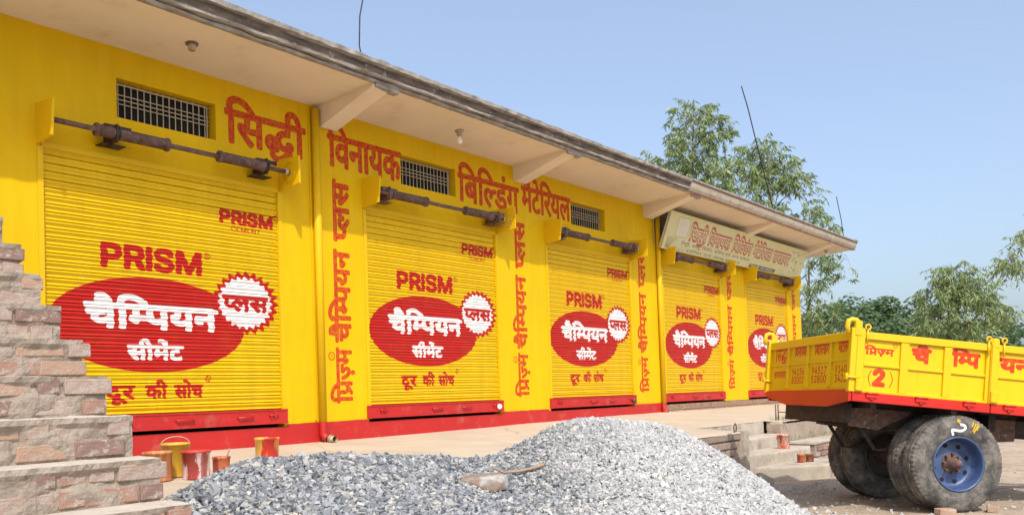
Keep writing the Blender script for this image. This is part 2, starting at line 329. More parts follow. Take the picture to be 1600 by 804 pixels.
[[45,53,169,100,-34,9,-28,13,-24,19,-15,19,-13,21,-9,24,-7,27,-4,33,-1,40,0,193,-79,0,0,71,583,0,0,-71,-104,0,0,-551,-81,0,0,193,-306,-206],[398,551,-238,0,0,-182,0,-25,1,-22,2,-18,2,-15,4,-13,3,-10,5,-10,6,-8,7,-8,18,-13,24,-7,30,-3,26,2,25,6,24,11,23,13,20,15,18,16]],
[[0,622,587,0,0,-71,-587,0],[572,370,-137,0,-25,0,-19,1,-13,2,22,-21,20,-23,16,-26,12,-27,8,-29,2,-29,-2,-29,-7,-26,-11,-22,-16,-19,-18,-15,-20,-12,-24,-8,-24,-5,-26,-2,-35,3,-33,11,-33,16,-32,25,-30,34,-30,43,-29,52,-29,63,-28,74,71,25,31,-82,32,-68,33,-54,34,-38,36,-23,38,-8,20,2,18,6,14,9,12,14,7,19,2,24,-3,29,-11,27,-17,27,-21,25,-26,22,-28,20,29,64,270,0],[223,-55,2,15,5,14,10,12,11,9,13,6,14,2,15,-2,13,-6,11,-9,9,-12,5,-14,2,-15,-2,-16,-5,-14,-9,-11,-11,-10,-13,-5,-15,-2,-14,2,-13,5,-11,10,-10,11,-5,14]],
[[649,551,-104,0,0,-551,-80,0,0,165,-18,-11,-21,-11,-23,-10,-26,-8,-28,-5,-32,-2,-48,5,-42,14,-37,24,-27,32,-17,38,-5,44,1,19,5,18,7,18,9,15,10,14,12,12,-147,-2,0,72,293,0,12,0,12,0,12,-1,10,0,8,0,4,0,-7,-70,-32,0,-36,-3,-31,-8,-27,-13,-19,-19,-12,-24,-4,-29,3,-26,10,-22,16,-16,20,-12,23,-8,24,-2,32,2,28,8,25,12,23,15,21,17,19,18,0,291,-465,0,0,71,649,0]],
[[207,321,221,0,0,-71,-221,0,0,-37,-2,-20,-4,-16,-9,-11,-10,-9,-11,-4,-12,-2,-13,1,-13,5,-14,7,-14,9,-13,10,-12,13,-11,13,-10,14,-9,14,-6,14,-4,14,-1,13,2,11,4,11,7,8,12,7,16,5,20,1,26,0,0,230,-126,0,0,71,364,0,0,-71,-157,0]],
[[479,551,0,-551,-81,0,0,191,-20,-12,-21,-11,-22,-9,-24,-7,-27,-5,-30,-1,-26,2,-24,4,-22,8,-21,9,-18,12,-15,13,-15,19,-13,21,-9,24,-7,27,-4,33,-1,40,0,193,-79,0,0,71,583,0,0,-71],[398,551,-238,0,0,-182,0,-25,1,-22,2,-18,2,-15,4,-13,3,-10,5,-10,6,-8,7,-8,18,-13,25,-7,30,-3,26,2,25,6,24,11,22,13,20,15,18,16]],
[[160,551,0,-182,0,-25,1,-22,2,-18,2,-15,4,-13,3,-10,5,-10,6,-8,7,-8,18,-13,25,-7,30,-3,27,2,25,7,25,11,22,14,20,15,18,16,36,-68,-27,-18,-27,-16,-28,-14,-29,-11,-34,-7,-37,-2,-26,2,-24,4,-22,8,-21,9,-18,12,-15,13,-15,19,-13,21,-9,24,-7,27,-4,33,-1,40,0,193,-79,0,0,71,322,0,0,-71]],
[[413,-58,-14,23,-13,23,-13,23,-12,22,-10,21,-9,19,-8,-1,-9,-1,-9,-1,-9,-1,-10,-1,-10,0,-28,1,-28,4,-29,5,-27,9,-26,11,-25,14,-22,18,-19,21,-15,25,-12,28,-8,32,-2,36,2,28,5,25,9,23,11,19,13,18,16,16,24,18,27,14,30,10,33,7,36,5,38,1,5,0,0,95,-295,0,0,71,534,0,0,-71,-158,0,0,-166,-49,0,-36,-1,-31,-2,-26,-4,-23,-6,-20,-7,-18,-10,-14,-11,-11,-13,-10,-14,-6,-16,-5,-19,-1,-20,4,-33,14,-29,22,-26,31,-19,40,-11,50,-4,4,0,4,0,4,0,4,0,4,0,5,1,-3,13,-2,11,-1,11,2,21,7,17,12,12,14,8,16,4,16,2,26,-3,22,-8,17,-13,13,-17,7,-18,3,-19,-2,-20,-4,-16,-9,-14,-10,-10,-12,-9,-14,-7,9,-16,9,-17,10,-17,12,-18,14,-20,16,-22]],
[[-63,-245,-17,-6,-18,-6,-18,-5,-19,-3,-19,-2,-19,-1,-46,4,-40,14,-31,22,-24,28,-14,35,-5,39,5,36,15,32,26,29,34,22,42,14,49,4,48,-3,44,-9,39,-16,36,-21,33,-24,30,-28,28,-32,25,-32,24,-35,-62,-39,-36,51,-37,42,-37,34,-39,24,-43,15,-47,5,-31,-2,-26,-7,-20,-10,-14,-15,-9,-17,-3,-20,3,-23,8,-17,14,-13,17,-8,19,-5,20,-2,17,1,16,1,15,4,14,4,14,5,14,6]],
[[170,551,0,-551,-81,0,0,551,-89,0,0,71,273,0,0,-71],[90,615,-14,49,-14,41,-14,35,-14,27,-15,21,-16,16,-18,11,-19,6,-22,2,-14,0,-13,-2,-12,-3,-11,-3,-10,-3,-10,-3,-24,73,27,8,31,4,33,2,34,-3,32,-8,27,-15,26,-20,24,-30,22,-36,20,-47,20,-56,19,-66]],
[[283,144,-68,5,-57,15,-48,24,-36,35,-21,44,-7,54,3,36,11,31,17,26,23,23,28,18,34,13,36,10,40,6,42,2,10,0,0,65,-290,0,0,71,519,0,0,-71,-148,0,0,-136,-75,0,-22,-1,-23,-1,-23,-3,-22,-4,-20,-7,-18,-9,-10,-7,-10,-10,-9,-11,-7,-12,-5,-16,-1,-18,5,-33,15,-25,24,-18,32,-12,37,-8,42,-2,32,2,31,4,28,8,28,9,28,12,27,13,27,-75,-16,-7,-18,-7,-18,-7,-20,-6,-19,-6,-20,-4,0,-115,-75,0,-22,0,-23,-2,-23,-3,-22,-4,-20,-7,-18,-9,-11,-7,-10,-10,-9,-11,-6,-12,-5,-16,-1,-18,5,-33,15,-25,24,-18,32,-12,37,-8,42,-2,32,2,31,4,28,8,28,9,28,12,27,13,27,-75,-28,-12,-32,-11,-34,-10,-36,-8,-35,-4,-34,-2,-68,5,-57,15,-48,24,-36,35,-21,44,-7,54,3,36,11,31,17,26,23,23,28,18,34,13,36,10,40,6,42,2,10,0,0,34,-2,0,-2,0]],
[[46,-129,10,40,9,42,9,44,9,43,7,40,5,36,97,0,7,-11,-10,-36,-12,-39,-15,-41,-16,-41,-16,-39,-17,-38]],
[],
[[568,551,-94,0,0,-171,-1,-32,-2,-27,-5,-22,-6,-19,-8,-18,-11,-16,-30,-27,-39,-18,-49,-9,-16,74,14,3,12,3,11,4,10,4,9,5,7,7,7,9,6,9,5,12,3,14,1,19,1,25,0,171,-233,0,0,-198,0,-29,1,-25,2,-21,3,-18,4,-16,6,-14,8,-12,10,-12,12,-10,15,-11,18,-12,21,-13,110,-62,38,-24,30,-22,22,-22,14,-24,9,-28,3,-31,-2,-26,-5,-25,-9,-24,-11,-22,-10,-19,-10,-15,-72,42,9,14,8,14,8,14,6,15,4,15,1,15,-1,12,-3,11,-4,10,-7,10,-11,11,-14,11,-19,13,-24,15,-30,18,-87,50,-25,16,-22,15,-20,17,-16,17,-14,19,-11,22,-9,28,-5,34,-2,42,0,235,-79,0,0,71,568,0]],
[[470,218,-5,-43,-15,-34,-26,-27,-32,-19,-38,-11,-42,-4,-55,7,-51,21,-47,36,-44,52,-44,71,-42,89,71,26,29,-66,31,-56,33,-46,35,-34,37,-20,40,-7,24,2,20,6,18,9,13,15,8,18,3,24,-2,24,-7,22,-12,20,-14,19,-18,18,-20,17,-18,-3,-20,-2,-20,-1,-5,70,41,4,32,8,24,12,15,16,10,20,3,23,-3,22,-7,17,-14,13,-16,9,-18,5,-20,2,-24,-1,-22,-3,-21,-6,-20,-7,-22,-9,-22,-11,-25,69,19,9,21,9,24,8,27,7,29,4,32,1,48,-4,40,-13,32,-22,23,-28,13,-33,5,-37,-7,-48,-23,-40,-37,-32,7,-7,7,-6,6,-7,25,-3,25,-1,24,-1,21,0,19,1,17,2,17,2,17,4,17,4,0,188,-73,0,0,71,258,0,0,-71,-104,0,0,-551,-81,0,0,290,-16,-4,-16,-2,-15,-2,-16,-2,-16,-1,-17,0,-12,0,-15,1,-16,2,8,-20,5,-22]],
[[0,622,373,0,0,-71,-373,0],[204,298,0,-54,-2,-17,-4,-14,-8,-11,-10,-8,-13,-4,-14,-2,-16,2,-17,7,-18,12,-17,15,-15,17,-14,19,-11,20,-6,19,-2,19,1,14,5,13,7,10,12,8,16,4,20,2,287,0,0,-71]],
[[88,0,0,728,249,0,53,-4,47,-10,40,-18,33,-23,28,-27,21,-33,14,-36,9,-39,3,-42,-3,-42,-9,-39,-14,-37,-21,-32,-28,-28,-33,-24,-40,-17,-46,-10,-54,-4,-176,0,0,82,172,0,36,2,31,7,26,10,21,15,17,18,13,22,9,23,5,26,2,28,-2,28,-5,25,-9,24,-13,21,-17,18,-21,14,-27,11,-31,7,-36,2,-151,0,0,-646]],
[[88,0,0,728,249,0,53,-4,47,-9,40,-17,33,-21,28,-27,21,-31,14,-36,9,-39,3,-41,-3,-42,-9,-38,-14,-35,-21,-31,-28,-25,-33,-21,-40,-16,-46,-10,-54,-3,-197,0,0,83,193,0,36,2,31,5,26,10,21,13,17,15,13,20,8,21,6,25,2,27,-2,28,-6,25,-8,22,-13,20,-17,17,-22,13,-26,10,-31,6,-36,2,-151,0,0,-646],[506,0,-176,328,105,0,178,-328]],
[[321,-13,-50,3,-46,9,-40,14,-37,19,-30,24,-24,28,-19,32,-13,35,-5,39,95,0,5,-25,9,-23,14,-19,17,-17,21,-13,23,-10,26,-7,26,-4,28,-2,32,2,29,6,27,8,25,13,21,15,17,18,12,20,8,23,3,25,-2,22,-7,19,-11,16,-15,14,-17,12,-21,10,-22,9,-24,9,-25,7,-88,25,-55,19,-45,24,-37,28,-27,34,-16,39,-6,46,4,39,11,36,18,33,25,28,30,24,35,19,39,14,43,8,45,3,46,-3,43,-8,38,-14,34,-19,30,-23,23,-27,18,-31,11,-32,5,-36,-91,0,-8,33,-17,27,-25,22,-32,17,-37,9,-41,3,-30,-1,-27,-6,-25,-8,-22,-12,-18,-14,-15,-16,-11,-19,-7,-20,-2,-22,3,-24,8,-20,13,-17,17,-15,19,-12,20,-10,21,-7,20,-7,18,-6,73,-20,20,-5,22,-8,22,-8,24,-10,22,-13,22,-13,20,-17,18,-19,15,-22,12,-25,7,-29,2,-32,-3,-38,-11,-36,-17,-33,-24,-30,-30,-25,-36,-21,-42,-15,-48,-10]],
[[88,0,0,728,132,0,179,-459,4,-12,5,-13,5,-15,6,-17,5,-18,7,-18,6,-19,5,-19,6,-19,5,-18,5,-17,4,-17,-20,0,5,16,5,17,5,17,6,19,5,19,7,19,5,18,6,18,6,17,5,16,5,13,4,13,177,459,132,0,0,-728,-91,0,0,416,0,15,0,17,1,19,0,19,0,20,1,21,0,22,1,21,0,22,0,21,1,22,0,20,8,0,-7,-22,-7,-23,-8,-23,-7,-24,-8,-22,-8,-21,-6,-22,-7,-19,-7,-19,-6,-17,-6,-15,-5,-12,-162,-416,-81,0,-165,416,-5,12,-5,14,-6,17,-6,18,-7,19,-7,21,-8,22,-7,22,-8,23,-8,24,-8,23,-8,24,9,0,0,-18,1,-20,1,-21,0,-21,0,-21,1,-22,0,-21,0,-21,1,-20,0,-20,0,-18,0,-16,0,-416]],
[[382,-10,-60,5,-55,15,-51,25,-45,35,-38,43,-31,51,-24,60,-14,66,-4,73,4,74,14,66,24,59,31,52,38,43,45,35,51,25,55,15,60,5,36,-2,35,-5,33,-9,32,-12,29,-16,28,-19,24,-22,22,-25,19,-28,15,-31,12,-33,9,-36,-93,0,-6,23,-9,22,-11,20,-14,19,-15,15,-17,14,-19,12,-20,10,-21,8,-22,5,-23,3,-24,1,-42,-4,-39,-10,-37,-19,-33,-25,-27,-33,-23,-39,-17,-46,-11,-53,-3,-59,3,-58,11,-53,17,-46,23,-39,28,-32,33,-26,36,-18,39,-11,42,-4,24,1,23,4,22,5,21,8,20,10,19,11,17,14,15,17,14,17,11,20,9,22,6,24,93,0,-8,-36,-12,-33,-15,-31,-19,-27,-22,-25,-25,-23,-27,-19,-29,-16,-32,-12,-33,-9,-35,-6]],
[[88,0,0,728,443,0,0,-82,-350,0,0,-238,326,0,0,-82,-326,0,0,-244,355,0,0,-82]],
[[88,0,0,728,109,0,296,-466,8,-13,10,-16,10,-17,12,-20,12,-21,13,-23,12,-25,13,-25,12,-26,-13,0,-2,28,-3,26,-1,26,-1,25,-1,24,-1,22,0,20,0,18,0,16,0,447,93,0,0,-728,-111,0,-263,414,-13,20,-12,19,-12,21,-13,21,-13,24,-16,27,-17,30,-19,34,-22,39,17,0,2,-35,1,-33,2,-32,1,-29,1,-27,1,-24,1,-21,0,-18,0,-15,0,-415]],
[[48,646,0,82,550,0,0,-82,-228,0,0,-646,-93,0,0,646]],
[[333,169,-38,2,-37,8,-35,12,-33,17,-30,21,-28,23,-24,28,-20,30,-17,33,-12,35,-8,37,-2,38,2,38,8,37,12,35,17,33,20,30,24,28,28,24,30,20,33,17,35,13,37,7,38,2,39,-2,36,-7,35,-13,34,-17,30,-20,27,-24,24,-28,21,-30,16,-33,12,-35,8,-37,2,-38,-2,-38,-8,-37,-12,-35,-16,-33,-21,-30,-24,-28,-27,-23,-30,-21,-34,-17,-35,-12,-36,-8],[333,238,39,3,36,9,33,17,31,22,26,25,22,31,16,33,9,37,3,38,-3,39,-9,36,-16,34,-22,30,-26,26,-31,22,-33,16,-36,9,-39,3,-38,-3,-36,-9,-34,-16,-31,-22,-26,-26,-22,-30,-16,-34,-9,-36,-3,-39,3,-38,9,-37,16,-33,22,-31,26,-25,31,-22,34,-17,36,-9],[394,323,-64,124,63,0,65,-124],[233,323,0,261,133,0,11,-1,12,-2,12,-6,13,-7,10,-9,10,-11,7,-13,5,-16,1,-18,-1,-18,-5,-16,-7,-15,-11,-12,-11,-10,-13,-8,-12,-6,-13,-3,-12,-1,-95,0,0,43,77,0,9,2,8,3,9,7,7,9,5,11,1,14,-1,15,-5,10,-7,7,-9,5,-8,3,-8,1,-53,0,0,-219]],
[[324,-10,-51,5,-46,15,-41,24,-35,34,-29,42,-23,52,-16,59,-10,68,-4,74,4,75,10,67,17,60,23,51,29,43,35,34,41,25,45,14,51,5,51,-5,46,-14,41,-25,35,-34,29,-43,23,-51,17,-60,10,-67,3,-75,-3,-74,-10,-68,-17,-59,-23,-52,-28,-42,-35,-34,-41,-24,-46,-15],[324,71,34,4,30,11,27,19,23,27,18,34,15,40,10,46,7,53,2,58,-2,59,-7,53,-10,47,-15,40,-18,34,-23,26,-27,19,-30,12,-34,4,-33,-4,-31,-12,-26,-19,-23,-26,-19,-34,-14,-40,-11,-47,-7,-53,-2,-59,2,-58,7,-53,11,-46,14,-40,19,-34,23,-27,26,-19,31,-11]],
[[110,0,0,78,450,0,0,-78],[396,728,0,-728,-91,0,0,642,-5,0,-176,-131,0,100,158,117]],
[[92,0,0,67,242,262,25,28,23,26,19,23,17,22,13,21,11,21,8,20,4,21,2,22,-2,25,-6,22,-10,19,-14,17,-16,14,-19,12,-22,8,-23,5,-25,2,-27,-2,-23,-6,-22,-9,-19,-13,-16,-16,-12,-18,-10,-22,-5,-24,-2,-26,-89,0,4,41,9,38,17,34,22,31,27,25,32,20,36,15,38,9,42,3,42,-3,38,-9,36,-15,30,-20,27,-24,21,-29,16,-32,9,-34,3,-37,-1,-26,-5,-26,-8,-25,-11,-26,-17,-28,-22,-30,-26,-34,-34,-39,-40,-43,-159,-170,0,-5,336,0,0,-82]],
[[310,-10,-43,3,-40,7,-38,13,-35,18,-29,22,-25,26,-20,31,-13,35,-6,39,95,0,4,-23,8,-21,13,-18,15,-15,19,-13,21,-10,23,-6,26,-5,26,-1,29,1,26,6,25,8,22,12,19,15,15,18,12,21,7,25,2,28,-2,25,-6,24,-10,23,-14,20,-20,18,-24,16,-30,11,-35,7,-41,2,-60,0,0,74,184,214,0,6,-313,0,0,82,435,0,0,-68,-229,-264,0,15,51,1,45,-6,41,-14,36,-20,29,-26,24,-31,17,-34,11,-36,4,-40,-4,-40,-11,-37,-18,-34,-24,-30,-29,-25,-36,-21,-39,-16,-43,-9]],
[[59,148,0,76,290,504,91,0,-283,-493,0,-6,432,0,0,-81],[402,0,0,170,0,36,0,248,88,0,0,-454]],
[[315,-10,-41,3,-38,8,-35,15,-32,18,-27,23,-22,27,-17,31,-11,33,-5,36,90,0,4,-21,7,-19,11,-18,14,-16,16,-13,19,-11,22,-8,22,-5,23,-1,29,2,26,7,24,11,21,16,18,18,15,23,10,25,7,28,2,29,-2,30,-7,28,-11,26,-15,23,-19,19,-22,16,-25,12,-27,7,-29,3,-23,-1,-23,-4,-23,-6,-21,-8,-19,-9,-16,-11,-87,11,43,361,383,0,0,-82,-305,0,-25,-212,4,0,16,11,19,11,22,8,23,7,24,4,25,1,32,-2,31,-6,29,-10,27,-14,24,-17,22,-20,20,-23,16,-26,13,-28,9,-31,6,-32,2,-35,-3,-44,-11,-42,-18,-38,-23,-34,-29,-29,-34,-24,-38,-17,-42,-10]],
[[324,-10,-43,4,-40,10,-36,17,-33,23,-27,29,-22,33,-17,38,-10,42,-3,45,2,35,8,37,12,38,19,41,27,49,35,54,165,243,100,0,-243,-355,-9,0,7,13,10,12,11,12,14,10,15,9,15,8,18,5,18,4,19,1,42,-3,39,-9,34,-16,31,-21,25,-25,21,-31,15,-36,9,-39,3,-43,-3,-44,-10,-40,-17,-36,-22,-33,-27,-28,-33,-22,-36,-17,-40,-10],[324,70,27,2,25,7,22,11,20,15,17,18,13,22,10,24,7,26,2,29,-2,29,-7,27,-10,24,-13,21,-17,18,-20,15,-22,11,-25,6,-27,2,-27,-2,-25,-6,-22,-11,-21,-14,-16,-18,-14,-21,-10,-24,-6,-27,-2,-28,2,-30,6,-27,10,-24,14,-22,16,-18,21,-15,22,-11,25,-7]],
[[139,0,323,640,0,6,-373,0,0,82,470,0,0,-87,-323,-641]],
[[324,-10,-48,3,-43,9,-40,15,-34,19,-30,24,-24,28,-17,33,-10,34,-4,38,2,30,7,28,10,27,13,25,18,22,20,19,22,16,24,11,26,7,0,4,-33,13,-28,19,-23,27,-18,32,-10,34,-3,37,3,36,9,33,16,31,22,26,26,23,31,19,36,14,38,8,42,3,41,-3,38,-8,35,-14,31,-19,27,-23,22,-26,16,-31,9,-33,3,-36,-3,-37,-11,-34,-17,-32,-23,-27,-28,-19,-32,-13,0,-4,25,-7,24,-11,22,-16,20,-19,18,-22,14,-25,10,-27,7,-28,2,-30,-4,-38,-10,-34,-18,-33,-24,-28,-30,-24,-35,-19,-39,-15,-43,-9],[324,71,30,2,28,5,25,9,22,12,18,14,15,18,10,20,7,23,2,24,-2,26,-7,24,-12,22,-15,19,-19,16,-22,13,-25,11,-26,5,-29,2,-30,-2,-27,-5,-25,-11,-22,-13,-19,-16,-15,-19,-11,-22,-7,-24,-2,-26,1,-24,7,-23,11,-20,14,-18,18,-14,22,-12,26,-9,27,-5],[324,414,25,2,22,5,21,9,19,11,15,15,13,17,10,19,6,22,2,23,-2,24,-6,21,-9,19,-13,16,-15,14,-18,12,-22,7,-23,6,-25,1,-26,-1,-23,-6,-21,-7,-19,-12,-15,-14,-13,-16,-9,-19,-6,-21,-2,-24,2,-23,6,-22,9,-19,13,-17,16,-15,18,-11,21,-9,24,-5]],
[[324,737,43,-3,40,-10,36,-17,33,-23,27,-29,22,-34,17,-38,10,-41,3,-45,-2,-36,-8,-36,-12,-38,-19,-42,-27,-48,-35,-54,-165,-243,-100,0,243,355,9,0,-7,-13,-10,-13,-12,-12,-13,-10,-15,-9,-16,-7,-17,-6,-18,-3,-19,-1,-42,3,-39,9,-34,16,-30,20,-26,26,-21,31,-15,35,-9,39,-3,44,3,43,10,40,17,37,23,33,27,28,32,22,37,17,39,10],[324,658,-27,-3,-25,-6,-22,-11,-20,-15,-17,-19,-14,-21,-10,-24,-6,-27,-2,-28,2,-29,6,-27,10,-24,14,-22,17,-18,20,-14,22,-11,25,-7,27,-2,27,2,24,7,23,10,20,15,17,18,14,21,10,24,6,27,2,28,-2,29,-6,27,-10,25,-14,21,-17,19,-20,15,-22,11,-25,6]],
[[125,296,1,54,6,56,9,57,12,58,15,56,18,54,20,52,21,46,23,43,86,0,-24,-52,-22,-53,-19,-55,-17,-55,-14,-55,-11,-54,-9,-52,-5,-51,-1,-49,1,-43,5,-44,7,-44,10,-45,13,-47,17,-49,20,-50,23,-54,26,-56,-86,0,-38,71,-31,72,-25,73,-17,72,-11,73]],
[[55,-136,27,58,23,54,20,51,16,49,13,47,10,45,7,43,4,43,2,42,-2,49,-5,51,-8,52,-11,54,-14,55,-17,55,-19,55,-22,53,-24,52,85,0,24,-43,22,-46,19,-52,18,-54,15,-56,12,-58,9,-57,5,-56,2,-54,-3,-72,-12,-73,-18,-73,-24,-73,-31,-71,-38,-70]]]
WORDS = {"सिद्धी":[[0,259],[1,676],[2,791],[3,259]],"विनायक":[[0,259],[4,556],[5,555],[6,259],[7,580],[8,762]],"बिल्डिंग":[[0,259],[9,571],[0,259],[10,500],[11,577],[12,0],[13,563]],"मैटेरियल":[[14,598],[15,0],[16,504],[17,0],[0,259],[18,409],[7,580],[19,678]],"प्रिज़्म":[[0,259],[20,568],[21,572],[14,598]],"चैम्पियन":[[22,634],[15,0],[0,259],[23,350],[24,568],[7,580],[5,555]],"प्लस":[[25,308],[19,678],[1,676]],"सीमेंट":[[1,676],[3,259],[14,598],[17,0],[12,0],[16,504]],"दूर":[[26,520],[27,0],[18,409]],"की":[[8,762],[3,259]],"सोच":[[1,676],[28,259],[22,634]],"सप्लायर":[[1,676],[25,308],[19,678],[6,259],[7,580],[18,409]],"गिट्टी, बालू, सिमेंट, सरिया एवं अन्य सामान":[[0,259],[13,563],[29,504],[3,259],[30,268],[31,260],[9,571],[6,259],[19,678],[27,0],[30,268],[31,260],[0,259],[1,676],[14,598],[17,0],[12,0],[16,504],[30,268],[31,260],[1,676],[0,259],[18,409],[7,580],[6,259],[31,260],[32,553],[4,556],[12,0],[31,260],[33,764],[34,358],[7,580],[31,260],[1,676],[6,259],[14,598],[6,259],[5,555]],"सरिया एवं अन्य सामान":[[1,676],[0,259],[18,409],[7,580],[6,259],[31,260],[32,553],[4,556],[12,0],[31,260],[33,764],[34,358],[7,580],[31,260],[1,676],[6,259],[14,598],[6,259],[5,555]],"सिद्धी सप्लायर":[[0,259],[1,676],[2,791],[3,259],[31,260],[1,676],[25,308],[19,678],[6,259],[7,580],[18,409]],"चै":[[22,634],[15,0]],"म्पि":[[0,259],[23,350],[24,568]],"यन":[[7,580],[5,555]],"P":[[35,639]],"R":[[36,644]],"S":[[37,642]],"M":[[38,903]],"C":[[39,730]],"E":[[40,601]],"N":[[41,753]],"T":[[42,646]],"®":[[43,666]],"0":[[44,648]],"1":[[45,648]],"2":[[46,648]],"3":[[47,648]],"4":[[48,648]],"5":[[49,648]],"6":[[50,648]],"7":[[51,648]],"8":[[52,648]],"9":[[53,648]],"(":[[54,391]],")":[[55,391]]}

def _decode():
    G = []
    for g in GLYPHS:
        cs = []
        for f in g:
            x = y = 0; c = []
            for i in range(0, len(f), 2):
                x += f[i]; y += f[i + 1]; c.append((x, y))
            cs.append(c)
        G.append(cs)
    return G
GL = _decode()

def outline(word):
    if word in WORDS: runs = WORDS[word]
    else:
        runs = []
        for ch in word:
            runs += WORDS[ch] if ch in WORDS else [[-2 if ch == ' ' else -1, 240]]
    x = 0; polys = []
    for gi, adv in runs:
        if gi == -1:   # plain upright I
            polys.append([(x + 70, 0), (x + 170, 0), (x + 170, 728), (x + 70, 728)])
        elif gi >= 0:
            polys += [[(x + a, b) for a, b in c] for c in GL[gi]]
        x += adv
    return polys

def fill(H, W, polys, ss=2):
    A = np.zeros((H * ss, W * ss + 2), np.int16)
    for c in polys:
        c = np.asarray(c, float) * ss; d = np.roll(c, -1, 0)
        for (x0, y0), (x1, y1) in zip(c, d):
            if y0 == y1: continue
            s = 1
            if y0 > y1: x0, y0, x1, y1 = x1, y1, x0, y0; s = -1
            r = np.arange(max(0, int(np.ceil(y0 - .5))), min(H * ss, int(np.ceil(y1 - .5))))
            if len(r) == 0: continue
            xs = x0 + (r + .5 - y0) * (x1 - x0) / (y1 - y0)
            np.add.at(A, (r, np.clip(np.ceil(xs - .5), 0, W * ss + 1).astype(int)), s)
    Mk = (np.cumsum(A, 1)[:, :W * ss] != 0).astype(np.float32)
    return Mk.reshape(H, ss, W, ss).mean((1, 3))

def dilate(Mk, r):
    if r <= 0: return Mk
    o = Mk.copy(); k = int(math.ceil(r))
    for dy in range(-k, k + 1):
        for dx in range(-k, k + 1):
            dd = math.hypot(dx, dy)
            if dd > r + .5 or dd == 0: continue
            w = min(1.0, r + .5 - dd)
            np.maximum(o, np.roll(Mk, (dy, dx), (0, 1)) * w, out=o)
    return o

class Paint:
    """flat print on a surface: R = red paint, G = white paint, B = dark paint (or a second tint)"""
    def __init__(s, name, x0, z0, w, h, ppm):
        s.name, s.x0, s.z0, s.w, s.h, s.ppm = name, x0, z0, w, h, ppm
        s.W, s.H = int(w * ppm), int(h * ppm)
        s.a = np.zeros((s.H, s.W, 4), np.float32); s.a[..., 3] = 1
    def put(s, ch, polys, bold=0.0, over=(0, 1, 2), level=1.0):
        P = [[((x - s.x0) * s.ppm, (z - s.z0) * s.ppm) for x, z in c] for c in polys]
        xs = [p[0] for c in P for p in c]; ys = [p[1] for c in P for p in c]
        pad = int(bold) + 4
        ax, bx = max(0, int(min(xs)) - pad), min(s.W, int(max(xs)) + pad)
        ay, by = max(0, int(min(ys)) - pad), min(s.H, int(max(ys)) + pad)
        if bx <= ax or by <= ay: return
        m = dilate(fill(by - ay, bx - ax, [[(x - ax, y - ay) for x, y in c] for c in P]), bold)
        reg = s.a[ay:by, ax:bx]
        for k in range(3):
            if k == ch: reg[..., k] = np.maximum(reg[..., k], m * level)
            elif k in over: reg[..., k] *= 1 - m
    def text(s, ch, word, x0, x1, zb, zh, bold=0.0, slope=0.0, shear=0.0, **k):
        po = outline(word)
        xs = [p[0] for c in po for p in c]; a, b = min(xs), max(xs)
        bm = bold / s.ppm * .6
        sx = (x1 - x0 - 2 * bm) / (b - a); sy = (zh - zb) / (728. if ord(word[0]) < 256 else 622.)
        s.put(ch, [[(x0 + bm + (x - a) * sx + y * sy * shear, zb + y * sy + (x - a) * sx * slope) for x, y in c] for c in po], bold, **k)
    def vtext(s, ch, word, xh, xb, z0, z1, bold=0.0, **k):
        po = outline(word)
        xs = [p[0] for c in po for p in c]; a, b = min(xs), max(xs)
        sz = (z1 - z0) / (b - a); sy = (xb - xh) / (728. if ord(word[0]) < 256 else 622.)
        s.put(ch, [[(xb - y * sy, z0 + (x - a) * sz) for x, y in c] for c in po], bold, **k)
    def image(s):
        im = bpy.data.images.new(s.name, s.W, s.H)
        im.colorspace_settings.name = 'Non-Color'
        im.pixels.foreach_set(s.a.ravel()); im.update(); im.pack()
        return im

def ellipse(cx, cz, rx, rz, n=72):
    return [[(cx + rx * math.cos(2 * math.pi * i / n), cz + rz * math.sin(2 * math.pi * i / n)) for i in range(n)]]
def star(cx, cz, rx, rz, k, inner, ph=0.0):
    return [[(cx + rx * (1 if i % 2 == 0 else inner) * math.cos(math.pi * i / k + ph), cz + rz * (1 if i % 2 == 0 else inner) * math.sin(math.pi * i / k + ph)) for i in range(2 * k)]]
def ring(cx, cz, r, w, n=28):
    return ellipse(cx, cz, r, r, n) + [ellipse(cx, cz, r - w, r - w, n)[0][::-1]]

